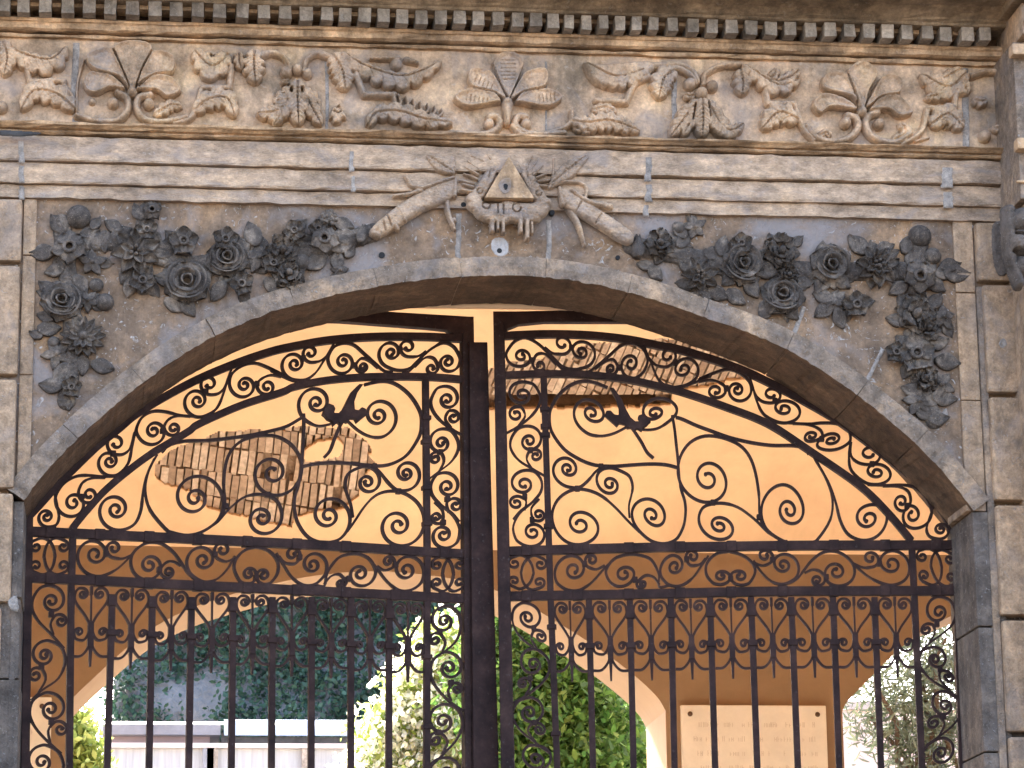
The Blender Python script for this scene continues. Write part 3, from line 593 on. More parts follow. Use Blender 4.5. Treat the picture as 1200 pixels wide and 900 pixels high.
def dome(mb, cu, cvv, r, h, w0=0, nu=12, nr=5, bumpy=0):
    V = [(cu, cvv, w0+h)]; Fs = []
    for i in range(1, nr+1):
        ph = PI/2*i/nr
        for j in range(nu):
            a = 2*PI*j/nu; rr = r*(1+bumpy*random.uniform(-1,1)); V.append((cu+rr*math.sin(ph)*math.cos(a), cvv+rr*math.sin(ph)*math.sin(a), w0+h*math.cos(ph)))
    for j in range(nu): Fs.append((0, 1+j, 1+(j+1)%nu))
    for i in range(nr-1):
        for j in range(nu):
            a = 1+i*nu+j; b = 1+i*nu+(j+1)%nu; Fs.append((a, a+nu, b+nu, b))
    mb.add(V, Fs)
def ring(mb, r, rt, h, nu=14, nv=7):
    V = []; Fs = []
    for i in range(nu):
        a = 2*PI*i/nu
        for j in range(nv):
            b = 2*PI*j/nv; rr = r+rt*math.cos(b); V.append((rr*math.cos(a), rr*math.sin(a), h+rt*math.sin(b)))
    for i in range(nu):
        for j in range(nv):
            Fs.append((i*nv+j, ((i+1)%nu)*nv+j, ((i+1)%nu)*nv+(j+1)%nv, i*nv+(j+1)%nv))
    mb.add(V, Fs)
def flower(kind, R, rot):
    """flower mesh in (u, v, w) metres, R = radius"""
    mb = MB(); U = random.uniform
    if kind == 'rose':
        for k in range(6): petal(mb, rot+k*2*PI/6+U(-.2,.2), R*.30, R*.74*U(.88,1.1), R*.56, .022, .014, -.008, .010, .009, .1, .005)
        for k in range(5): petal(mb, rot+.5+k*2*PI/5+U(-.2,.2), R*.30, R*.42, R*.46, .030, .042, -.006, .006, .009, .1, .004)
        for rr, hh_, fl, cnt in ((.58,.044,.20,3),(.40,.052,.12,3),(.20,.050,.05,2)):
            for k in range(cnt): arc_petal(mb, rot+k*2*PI/cnt+U(-.6,.6), 2*PI/cnt*U(.95,1.4), R*rr*U(.86,1.12), .012, hh_*U(.9,1.08), R*fl, .0045)
    elif kind == 'oldrose':
        for k in range(6): petal(mb, rot+k*2*PI/6+U(-.15,.15), R*.25, R*.78*U(.9,1.1), R*.52, .022, .012, -.010, .010, .009, .1, .004)
        for k in range(5): petal(mb, rot+.5+k*2*PI/5+U(-.2,.2), R*.22, R*.48, R*.46, .030, .052, .004, .004, .009, .1, .004)
        ring(mb, R*.44, R*.10, .050); ring(mb, R*.25, R*.085, .050)
        for k in range(4): petal(mb, rot+1+k*PI/2+U(-.3,.3), R*.10, R*.27, R*.28, .034, .060, .0, .006, .008, .1)
        dome(mb, 0, 0, R*.16, .02, .030, 10, 4, .15)
    elif kind == 'blossom':
        for k in range(5): petal(mb, rot+k*2*PI/5+U(-.1,.1), R*.12, R*.88*U(.92,1.06), R*.47, .030, .026, .006, .012, .012, .15, .003, rib=.006)
        ring(mb, R*.24, R*.09, .038); dome(mb, 0, 0, R*.15, .012, .024, 10, 3)
    elif kind == 'daisy':
        for k in range(13): petal(mb, rot+k*2*PI/13+U(-.06,.06), R*.15, R*.83*U(.9,1.08), R*.19, .026, .020, .004, .006, .012, .5, .002, rib=.006)
        for k in range(10): petal(mb, rot+.2+k*2*PI/10+U(-.06,.06), R*.12, R*.52*U(.9,1.1), R*.15, .036, .040, .006, .004, .010, .6, .002, rib=.005)
        dome(mb, 0, 0, R*.22, .022, .030, 12, 4, .18)
    elif kind == 'lily':
        for k in range(7): petal(mb, rot+k*2*PI/7+U(-.12,.12), R*.10, R*.9*U(.85,1.1), R*.26, .024, .050, -.030, .012, .010, .7, .004, rib=.010)
        for k in range(6): petal(mb, rot+.4+k*2*PI/6+U(-.2,.2), R*.05, R*.55, R*.17, .034, .056, -.012, .010, .009, .6, .004, rib=.008)
        for k in range(5): dome(mb, R*.16*math.cos(k*1.257), R*.16*math.sin(k*1.257), R*.08, .016, .040, 8, 3)
    elif kind == 'peony':
        for k in range(11): petal(mb, U(0,2*PI), R*U(.05,.45), R*.48*U(.7,1.1), R*.33, U(.022,.034), U(.03,.062), -.012, .014, .010, .2, .010)
        for k in range(7): petal(mb, rot+k*2*PI/7, R*.38, R*.58, R*.34, .018, .024, -.006, .010, .010, .2, .008)
        dome(mb, 0, 0, R*.22, .026, .030, 10, 4, .2)
    elif kind == 'trumpet':
        for k in range(5): petal(mb, rot+k*2*PI/5, R*.26, R*.72*U(.85,1.1), R*.44, .046, .040, -.012, .010, .010, .2, .005)
        ring(mb, R*.30, R*.12, .048); dome(mb, 0, R*.65, R*.5, .036, 0, 12, 5); dome(mb, 0, 0, R*.5, .030, 0, 12, 4)
    elif kind == 'ball':
        dome(mb, 0, 0, R, R*1.15, .008, 22, 9)
    elif kind == 'berry':
        dome(mb, 0, 0, R*.8, R*.8, .010, 12, 5)
        for k in range(14):
            a = k*2.4; rr = R*.78*math.sqrt(k/14); dome(mb, rr*math.cos(a), rr*math.sin(a), R*.30, R*.42, .010+R*.6*(1-(rr/R)**2), 8, 3)
    elif kind == 'leaf':
        petal(mb, rot, -R*.9, R*1.9, R*.62, .020, .026, -.012, -.010, .018, .5, .004, 9, 7, rib=.008)
    elif kind == 'star':
        for k in range(5): petal(mb, rot+k*2*PI/5+U(-.1,.1), R*.02, R*.98*U(.85,1.1), R*.30, .026, .016, 0, -.006, .014, .75, .002, rib=.006)
        dome(mb, 0, 0, R*.2, .012, .022, 8, 3)
    elif kind == 'bud':
        for k in range(4): petal(mb, rot+U(-.25,.25), -R*.9, R*1.9, R*.5, .02+.008*k, .03, -.01, -.016, .02, .3, .004)
    return mb
KINDNAME = {'rose':'rose','blossom':'five_petal_blossom','daisy':'daisy','lily':'lily','peony':'peony','trumpet':'trumpet_flower','ball':'round_fruit','berry':'berry','leaf':'leaf','star':'star_leaf','bud':'flower_bud'}
def put(kind, px, py, rpx, rot, parent, mat=None, lift=0.0, tilt=0.12):
    c = P1(px, py, 0.0); R = rpx*.00372*1.10; mb = flower(kind, R, rot)
    tu, tv = random.uniform(-tilt,tilt), random.uniform(-tilt*1.6,tilt*.4)
    if kind in ('leaf','ball','star'): tu, tv = tu*.5, tv*.4
    mb.v = [(c[0]+u, -((w*1.55 if kind not in ('ball','berry') else w)+lift+u*tu+v*tv), c[2]+v) for u, v, w in mb.v]
    return mb.build(KINDNAME[kind], mat or GM, parent, smooth=True)
left_items = [
 ('ball',92.2,255,12.6,0),('leaf',68,264,13,2.2),('trumpet',81.5,294,19,-.4),('leaf',50,297,14,3.2),('leaf',105,274,11,.3),('leaf',122.5,284,12,-1.5),('leaf',142,275,13,.5),('leaf',133,266,11,2.6),('leaf',112,263,9,1.0),
 ('star',108,309,15,.3),('leaf',64,318,11,3.4),('leaf',80,315,11,-1.2),('rose',72.7,354,24,.2),('leaf',95,334,12,-1.0),('ball',113,335,7.5,0),('ball',123,355,9.5,0),('star',103,354,12,.9),('leaf',90,345,10,.4),('leaf',55,338,11,2.5),
 ('leaf',162,250,11,2.0),('trumpet',178,251,11,.4),('leaf',170,262,11,1.4),('blossom',172,273,12.5,.4),('lily',158,298,27,.5),('leaf',192,294,16,.2),('leaf',188,303,14,-.3),('blossom',215,286,17,.3),('leaf',203,280,11,2.4),('rose',218.5,331,27,.4),('leaf',194,328,13,2.9),('blossom',167,332,15,1.0),('leaf',148,322,12,-2.0),('leaf',152,338,11,-1.8),('leaf',205,358,13,-.4),('leaf',220,361,12,-.9),
 ('blossom',264,284,14.5,.2),('rose',265.5,304,23,.7),('leaf',296,276,15,1.9),('blossom',283,336,14,.6),('leaf',256,342,13,-2.2),('leaf',266,324,12,-2.4),('star',304,303,17,.4),('leaf',284,290,13,.6),('peony',331,296,19,.3),('peony',338,323,20,1.3),('blossom',320,312,13,.2),('ball',353,309,9.5,0),('blossom',344,274,13,.8),('leaf',358,284,13,.2),('trumpet',379,284,17,-.2),('blossom',372,272,11,.5),('berry',385,257,10.5,0),('leaf',319,336,12,-.7),('leaf',371,308,14,.6),('leaf',410,296,9,1.0),('leaf',395,306,12,1.5),('star',398,319,11,.3),('bud',424,277,12,1.4),('leaf',404,278,15,.1),('leaf',400,288,15,.35),('leaf',402,264,12,-.3),
 ('daisy',97.5,397,23,.1),('star',67,416,16,.8),('ball',63,402,6.5,0),('leaf',42,393,8,2.7),('leaf',57,386,13,.1),('leaf',120,430,13,-.2),('leaf',97,429,11,-1.6),('blossom',84,457,12,.2),('ring_stub',0,0,0,0),('leaf',60,453,13,3.0),('leaf',71,437,12,-2.2),('leaf',81,471,10,-1.6),('leaf',76,446,10,1.2),('leaf',86,372,12,-.3),('leaf',54,372,10,2.9)]
right_items = [
 ('bud',746,291,14,1.5),('peony',772,288,18,.4),('leaf',790,291,20,.05),('leaf',796,272,11,2.2),('star',813,268,14,.5),('ball',795,268,7,0),('leaf',767,321,11,-.8),('leaf',755,312,9,2.9),('leaf',772,302,10,-2.0),('leaf',800,283,12,.9),('lily',818,326,21,.3),('leaf',805,312,13,2.4),('leaf',822,305,13,1.2),('star',819,346,14,.9),('leaf',861,349,13,-.6),('leaf',840,345,13,-.4),('leaf',835,298,12,.4),('leaf',846,290,13,1.3),
 ('rose',870,311,25,.2),('blossom',866,289,13,.4),('leaf',856,326,13,-2.4),('peony',914,297,22,.8),('leaf',905,284,10,2.0),('leaf',934,284,9,.8),('leaf',898,318,15,.2),('rose',915,347,24,.9),('leaf',897,364,13,-2.0),('leaf',925,365,13,-.8),('leaf',880,338,13,-1.0),('leaf',938,335,11,.4),('peony',922,326,13,.2),
 ('rose',972,313,24,.5),('ball',987,303,9,0),('leaf',963,296,12,1.5),('leaf',963,333,13,-2.2),('leaf',985,331,12,-.6),('leaf',940,332,10,2.8),('leaf',1005,288,15,2.3),('leaf',1036,292,12,.4),('lily',1026,314,26,.2),('peony',1026,316,15,.7),
 ('ball',1077,278,12.6,0),('leaf',1062,288,12,1.2),('trumpet',1074,328,19,-.3),('ball',1086,334,7,0),('leaf',1052,339,12,-2.6),('leaf',1096,335,12,-.6),('ball',1092,301,9.5,0),('leaf',1106,320,13,.4),('leaf',1120,322,16,.05),('leaf',1112,312,13,.2),('leaf',1088,314,12,1.2),('leaf',1068,305,13,1.5),
 ('blossom',1001,360,16,.3),('leaf',965,364,13,-2.5),('leaf',983,374,12,-1.2),('leaf',964,349,12,2.7),('leaf',982,352,11,.9),('star',975,358,13,.2),
 ('peony',1072,370,25,.2),('peony',1085,388,16,.9),('star',1104,373,15,.3),('leaf',1050,376,12,2.9),('leaf',1095,354,12,.9),('leaf',1060,356,13,2.2),('leaf',1066,394,11,-2.2),
 ('blossom',1071,417,23,.4),('blossom',1047,416,13,.2),('leaf',1109,425,15,-.1),('leaf',1098,403,13,.4),('leaf',1058,402,11,2.4),('leaf',1062,434,11,-2.0),
 ('peony',1082,446,15,.4),('star',1101,452,17,.8),('leaf',1068,458,12,2.8),('leaf',1105,467,15,-.1),('star',1075,471,17,.5),('leaf',1082,485,12,-.4),('leaf',1099,492,12,.2),('leaf',1090,470,12,.4)]
for items, stems, lab in ((left_items, [[(72,262),(80,330),(85,400),(78,470)],[(80,285),(150,285),(215,310),(270,305),(340,300),(440,272)],[(170,250),(168,335)]], 'left garland of roses, daisies and fruit hanging in an L shape'),
                          (right_items, [[(740,288),(800,300),(870,312),(960,318),(1060,318)],[(1077,285),(1074,340),(1074,420),(1085,470),(1095,492)]], 'right garland of roses, lilies and fruit hanging in an L shape')):
    g = relief('flower_garland', [('s', s, 11, 11, .026) for s in stems], gw, GM, Y0=0.0, label=lab)
    heads = [it for it in items if it[0] in ('rose','blossom','daisy','lily','peony','trumpet','star')]
    for q_ in range(42):
        it = heads[q_ % len(heads)]; a = random.uniform(0,2*PI); put('leaf', it[1]+math.cos(a)*it[3]*.95, it[2]+math.sin(a)*it[3]*.9, random.uniform(8,11.5), -a+random.uniform(-.5,.5), g, lift=-.012)
    for it in items:
        if it[0] == 'ring_stub': continue
        k, x, y, r, rot = it; put(k, x, y, r, rot, g, mat=None)

# ================================================================== IRON GATES
GD = 0.3486
class Leaf:
    def __init__(s, side):
        s.side = side
        hx = -2.0 if side < 0 else 2.0; ph = 0.1916 if side < 0 else 0.145
        s.rz = ph if side < 0 else -ph
        s.org = np.array([hx, GD, 0.0])
        s.ex = np.array([math.cos(s.rz), math.sin(s.rz), 0]); s.ey = np.array([-math.sin(s.rz), math.cos(s.rz), 0])
        s.root = empty('iron_gate', tuple(s.org), s.rz)
    def m(s, pts):
        """photo pixels -> (s, z) on the plane of this gate leaf"""
        pts = np.asarray(pts, float); d = ray(pts[...,0], pts[...,1])
        t = ((s.org-CAM)@s.ey)/(d@s.ey); w = CAM+d*t[...,None]
        return np.stack([(w-s.org)@s.ex, w[...,2]], -1)
def spiral_px(tail, c, turns, dr, k=1.02):
    tail = [np.array(p, float) for p in tail]; c = np.array(c, float); p = tail[-1]; r0 = np.hypot(*(p-c)); a0 = math.atan2(p[1]-c[1], p[0]-c[0])
    n = int(14*turns); sp = []
    for i in range(1, n+1):
        t = turns*i/n; r = max(r0*math.exp(-k*t), 1.1); a = a0+dr*2*PI*t; sp.append(c+r*np.array([math.cos(a), math.sin(a)]))
    return catmull(tail+sp, 4)
def flatbar(mb, pts, w, depth, y0=0.0, taper=None):
    pts = np.asarray(pts, float); n = len(pts); t = np.gradient(pts, axis=0); t /= np.hypot(*t.T)[:,None]+1e-9; nn = np.c_[-t[:,1], t[:,0]]; V = []; Fs = []
    for i in range(n):
        hw = (w if np.isscalar(w) else w[i])/2
        for sgn, yy in ((1,-depth/2),(1,depth/2),(-1,depth/2),(-1,-depth/2)): q_ = pts[i]+nn[i]*hw*sgn; V.append((q_[0], y0+yy, q_[1]))
    for i in range(n-1):
        for j in range(4): a = i*4+j; b = i*4+(j+1)%4; Fs.append((a, b, b+4, a+4))
    Fs += [(3,2,1,0), ((n-1)*4, (n-1)*4+1, (n-1)*4+2, (n-1)*4+3)]
    mb.add(V, Fs)
def knob(mb, p, r, depth, n=9):
    mb.add([(p[0]+r*math.cos(a), y, p[1]+r*math.sin(a)) for y in (-depth/2, depth/2) for a in np.linspace(0,2*PI,n+1)[:-1]],
           [tuple(range(n)), tuple(range(2*n-1,n-1,-1))]+[(i, n+i, n+(i+1)%n, (i+1)%n) for i in range(n)])
def K(ox, oy, s=6.0): return lambda L: [(ox+x/s, oy+y/s) for x, y in L]
K1, K2, K3, K4 = K(30,500), K(130,390), K(300,380), K(400,360)
K5, K7, K8, K9, K10, K11, K12, K13 = K(180,500), K(340,500), K(480,490), K(380,620), K(420,750), K(20,610), K(20,750), K(200,610)
K6 = K3
S = []   # (tail, centre, turns, direction, weight)
def s_(k, tail, c, turns, dr, w=1.0, pre=()): S.append((list(pre)+k(tail), k([c])[0], turns, dr, w))
# border under the arch
s_(K1, [(205,470),(225,570),(235,640),(215,690),(165,705)], (148,634), 1.6, 1)
s_(K1, [(640,350),(540,352),(440,343),(350,352),(270,400),(215,480)], (333,537), 1.75, -1)
s_(K1, [(560,360),(470,362),(405,390),(376,440)], (446,478), 1.4, -1)
s_(K1, [(790,-20),(775,20),(745,160),(720,260),(650,335),(590,345)], (590,246), 1.75, 1)
s_(K1, [(765,40),(735,150),(690,193),(640,198)], (637,118), 1.2, 1)
s_(K2, [(690,592),(600,590),(480,580),(380,556),(290,555),(215,600),(178,680)], (300,692), 1.85, -1)
s_(K2, [(560,590),(470,585),(405,610),(375,655)], (438,672), 1.4, -1)
s_(K2, [(850,250),(820,330),(790,430),(745,530),(670,580),(610,592)], (608,478), 1.8, 1)
s_(K2, [(840,280),(800,380),(760,425),(712,436)], (692,360), 1.2, 1)
s_(K2, [(1200,295),(1100,245),(1010,215),(920,235),(850,290),(832,350)], (938,370), 1.8, -1, pre=K3([(370,385),(280,402),(190,370),(100,322)]))
s_(K2, [(1200,310),(1120,298),(1050,330),(1028,370)], (1098,378), 1.3, -1)
s_(K3, [(545,140),(480,250),(420,340),(350,390),(275,393)], (270,280), 1.8, 1)
s_(K3, [(500,220),(450,258),(392,268)], (385,200), 1.2, 1)
s_(K3, [(960,335),(900,330),(830,270),(760,210),(690,150),(620,135),(550,160),(508,225)], (612,265), 1.8, -1)
s_(K3, [(860,310),(800,260),(742,240),(706,275)], (750,300), 1.4, -1)
s_(K4, [(700,245),(650,280),(560,350),(480,430),(400,445),(330,425)], (350,320), 1.9, 1)
s_(K4, [(590,310),(540,345),(482,350)], (468,280), 1.2, 1)
s_(K4, [(430,460),(480,450),(560,360),(630,295),(720,252),(790,280),(832,350)], (748,385), 1.75, 1)
s_(K4, [(520,420),(590,355),(650,360),(678,410)], (633,430), 1.1, 1)
nborder = len(S)
# big volutes of the lunette
s_(K1, [(905,225),(850,350),(825,470),(810,590),(770,680),(700,722),(630,726)], (634,582), 1.9, 1)
s_(K5, [(130,745),(240,765),(350,735),(450,660)], (288,505), 2.15, -1, 1.0, pre=[(184,533),(174,552),(170,575),(176,598),(194,620)])
s_(K5, [(380,720),(470,650),(500,540),(492,400),(505,270),(545,170),(620,100),(740,65)], (835,325), 2.15, 1)
s_(K7, [(78,260),(60,400),(30,500),(30,590),(60,690),(130,780),(230,815),(330,800)], (268,626), 2.0, -1, pre=[(356,492),(355.5,520)])
s_(K5, [(470,650),(540,570),(640,495),(750,477),(850,510)], (762,645), 2.0, 1)
s_(K6, [(560,690),(480,712),(420,712),(350,675)], (426,550), 2.0, 1)
s_(K6, [(640,680),(720,750),(800,790),(880,795)], (858,640), 2.0, -1)
s_(K7, [(440,640),(425,550),(400,480),(385,410),(405,335),(470,295)], (542,392), 1.9, 1)
s_(K7, [(520,272),(570,275),(630,320),(690,395),(750,445),(820,448)], (815,328), 2.0, -1)
s_(K7, [(400,740),(450,670),(520,565),(600,485),(690,455),(790,465),(880,520)], (758,695), 2.1, 1)
nvol = len(S)
# strip beside the meeting stile (upper)
s_(K4, [(850,900),(780,860),(700,800),(645,730),(630,660),(665,580)], (745,648), 1.75, 1)
s_(K4, [(770,850),(730,790),(750,735)], (785,778), 1.2, 1)
s_(K8, [(120,440),(200,380),(290,310),(340,230),(340,160),(300,95)], (222,175), 1.9, -1)
s_(K8, [(205,380),(240,310),(232,262)], (182,285), 1.3, -1)
s_(K8, [(350,730),(300,670),(220,610),(160,540),(150,470),(185,405)], (265,480), 1.7, 1)
s_(K8, [(275,665),(260,600),(292,570)], (322,615), 1.2, 1)
s_(K8, [(230,620),(310,690),(352,780),(340,860)], (236,822), 1.8, 1)
s_(K8, [(175,590),(232,655),(230,730)], (190,698), 1.3, 1)
# lower strip beside the meeting stile
s_(K9, [(855,855),(925,790),(958,700),(945,600),(890,545)], (842,648), 1.9, -1)
s_(K9, [(830,860),(850,800),(822,745)], (780,780), 1.3, -1)
s_(K10, [(740,500),(650,440),(560,350),(508,250),(520,150),(590,90)], (638,195), 1.8, 1)
s_(K10, [(650,430),(630,360),(660,310)], (692,345), 1.3, 1)
s_(K10, [(510,890),(600,800),(690,700),(733,590),(700,490),(620,452)], (594,572), 1.8, -1)
s_(K10, [(590,800),(625,720),(592,668)], (542,705), 1.4, -1)
s_(K10, [(740,1120),(640,1050),(540,980),(505,900),(540,845),(620,828)], (625,940), 1.8, 1)
# strip by the hinge
s_(K11, [(330,900),(240,800),(160,720),(110,640),(108,560),(150,485)], (243,567), 1.85, 1)
s_(K11, [(255,805),(235,730),(262,675)], (306,710), 1.3, 1)
s_(K12, [(100,420),(180,350),(290,270),(338,150),(310,50),(230,8)], (192,108), 1.9, -1)
s_(K12, [(150,370),(200,280),(182,215)], (130,250), 1.3, -1)
s_(K12, [(310,800),(210,710),(130,620),(88,530),(105,435),(180,378)], (237,487), 1.8, 1)
s_(K12, [(235,740),(218,640),(260,583)], (302,630), 1.3, 1)
s_(K12, [(140,1090),(240,1000),(300,950),(325,880),(290,790),(210,742)], (172,858), 1.8, -1)
# frieze between the two rails
s_(K11, [(835,200),(770,280),(690,350),(600,390),(540,391)], (545,238), 1.85, 1)
s_(K11, [(800,245),(740,270),(682,264)], (682,196), 1.3, 1)
s_(K11, [(1200,370),(1155,300),(1100,225),(1020,165),(930,155),(860,185),(810,240)], (930,315), 1.85, -1, pre=K13([(230,432),(170,410)]))
s_(K11, [(1150,320),(1100,290),(1050,295),(1010,335)], (1062,362), 1.4, -1)
s_(K13, [(450,250),(400,340),(320,415),(230,430),(150,385)], (228,278), 1.85, 1)
s_(K13, [(440,270),(390,290),(342,276)], (365,208), 1.3, 1)
s_(K13, [(740,260),(680,210),(600,190),(520,210),(460,270),(445,340),(480,420)], (548,378), 1.6, -1)
s_(K13, [(460,270),(520,210),(600,190),(690,215),(750,290),(750,370),(710,430)], (652,386), 1.6, 1)
s_(K13, [(740,230),(790,310),(850,400),(930,455),(1010,450),(1070,400)], (998,312), 1.75, -1)
s_(K13, [(760,250),(800,295),(862,306)], (855,238), 1.3, -1)
s_(K9, [(0,400),(20,310),(90,210),(170,178),(250,178),(320,215),(360,290)], (250,315), 1.75, 1, pre=K13([(1010,450)]))
s_(K9, [(300,195),(370,280),(440,370),(520,430),(600,432),(670,390)], (578,288), 1.8, -1)
s_(K9, [(0,385),(50,330),(110,320),(152,370)], (115,380), 1.3, 1)
s_(K9, [(370,260),(420,290),(472,276)], (450,228), 1.3, -1)
# plain curves: (points, width m)
CUR = [([(190,530),(198,522),(217,517),(247,516),(288,511),(313,506),(335,500),(353,490)], .013),
       ([(427,451),(447,447),(463,450),(480,463),(492,482),(494,497),(491,512),(478,532),(463,542),(447,546),(427,545),(407,543),(387,542.5),(368,544),(354,547)], .013),
       ([(400,495),(392.5,513),(386.7,528),(380,536)], .013),
       ([(355.5,485),(356,495),(355,520),(353,545)], .012)]
LEAFPOLY = K6([(475,600),(505,562),(540,575),(552,600),(542,628),(575,630),(605,600),(630,550),(665,480),(720,425),(748,428),(705,490),(685,550),(688,605),(715,610),(738,588),(765,600),(778,640),(740,670),(705,700),(690,670),(655,670),(640,700),(615,690),(598,720),(570,695),(540,722),(530,690),(500,675),(478,650),(462,640)])
SQ = [(58,652,23,22),(525,672.5,19,21)]   # centre and half size of the two square panels
COLL = K1([(395,495),(615,190)])+K2([(365,690),(665,415),(1025,360)])+K3([(330,240),(690,290)])+K4([(410,300),(688,405)])+K5([(505,560),(800,480)])+K7([(590,280),(760,455)])+K8([(215,240),(265,570),(235,735)])+K11([(625,235),(1000,345)])+K13([(310,240),(905,260),(600,400)])+K9([(170,350),(500,255)])+K12([(170,190),(240,575)])+K10([(650,300),(560,650)])+K9([(810,720)])+K11([(240,660)])
# photo correspondences left leaf -> right leaf
COR = [((86,589),(1067.5,604)),((104,580),(1058,587)),((128,541),(1027.5,554)),((137,520),(1017.5,531.7)),((180,505),(975,516)),((202.5,502),(952.5,511)),((231,470),(919,479)),((245,449),(904,461.7)),((286,452),(864,457.5)),((312.5,453),(840,458)),((345,427),(801,432.5)),((364,413),(783,417)),((402,424),(739,426)),((425,430),(716,432.5)),((458,413),(682,412.5)),((478,407),(658,403)),((525,424),(611,417)),((505.5,431),(633,428)),((54.7,605),(1103,620)),
 ((87,619),(1066,631)),((538,445),(592,440)),((137,598),(1016,609)),((227.5,584),(926,598)),((319,553),(830,560)),((385,604),(763,603)),((307,607),(843,616)),((371,472),(766,485)),((443,487),(693,484)),((431,565),(714,567.5)),((476,556),(665,550)),((467,615),(679,614)),((355,493),(790,491)),((353,545),(795,546)),((190,530),(947,532)),((408,487),(733,495)),
 ((524,468),(612.5,462.5)),((517.5,519),(620,517)),((524,570),(614,567.5)),((520,627),(624,624)),((111,650),(1045,661)),((175,662.5),(980,670)),((238,657),(918,662)),((292,672.5),(867,675)),((310,675),(843,676)),((300,642),(855,647)),((367,662),(790,664)),((422,673),(731,674)),((477,668),(672,668)),((133,642),(1020,654)),((197,670),(957.5,680)),((261,645),(896,652)),((342.5,650),(812,652.5)),((399,683),(752.5,684)),((455,658),(693,656)),
 ((58,652),(1097,664)),((525,672.5),(618,672)),((61,704),(1100,717)),((52,768),(1095,773)),((59,831),(1108,827)),((49,893),(1102,883)),((520,728),(618,724)),((527,782),(625,778)),((519,845),(620,835)),((523,910),(630,893)),((37,672),(1120,687)),((220,682),(935,687)),((540,697),(600,693)),((37,617),(1118,634)),((400,635),(760,636)),((540,643),(600,641)),((543,397),(590,392))]
src = np.array([a for a, b in COR], float); dst = np.array([b for a, b in COR], float)
def tpsK(r2): return np.where(r2 > 0, r2*np.log(r2+1e-12), 0)
def tps_fit(a, b, lam=150.0):
    n = len(a); D = ((a[:,None]-a[None])**2).sum(-1); A = np.zeros((n+3,n+3)); A[:n,:n] = tpsK(D)+lam*np.eye(n); A[:n,n] = 1; A[:n,n+1:] = a; A[n,:n] = 1; A[n+1:,:n] = a.T
    return np.linalg.solve(A, np.r_[b, np.zeros((3,2))])
tw = tps_fit(src, dst)
def warp(p):
    p = np.asarray(p, float); D = ((p[...,None,:]-src)**2).sum(-1); return tpsK(D)@tw[:-3]+tw[-3]+p@tw[-2:]
IR = M['iron']
lyre_names = []
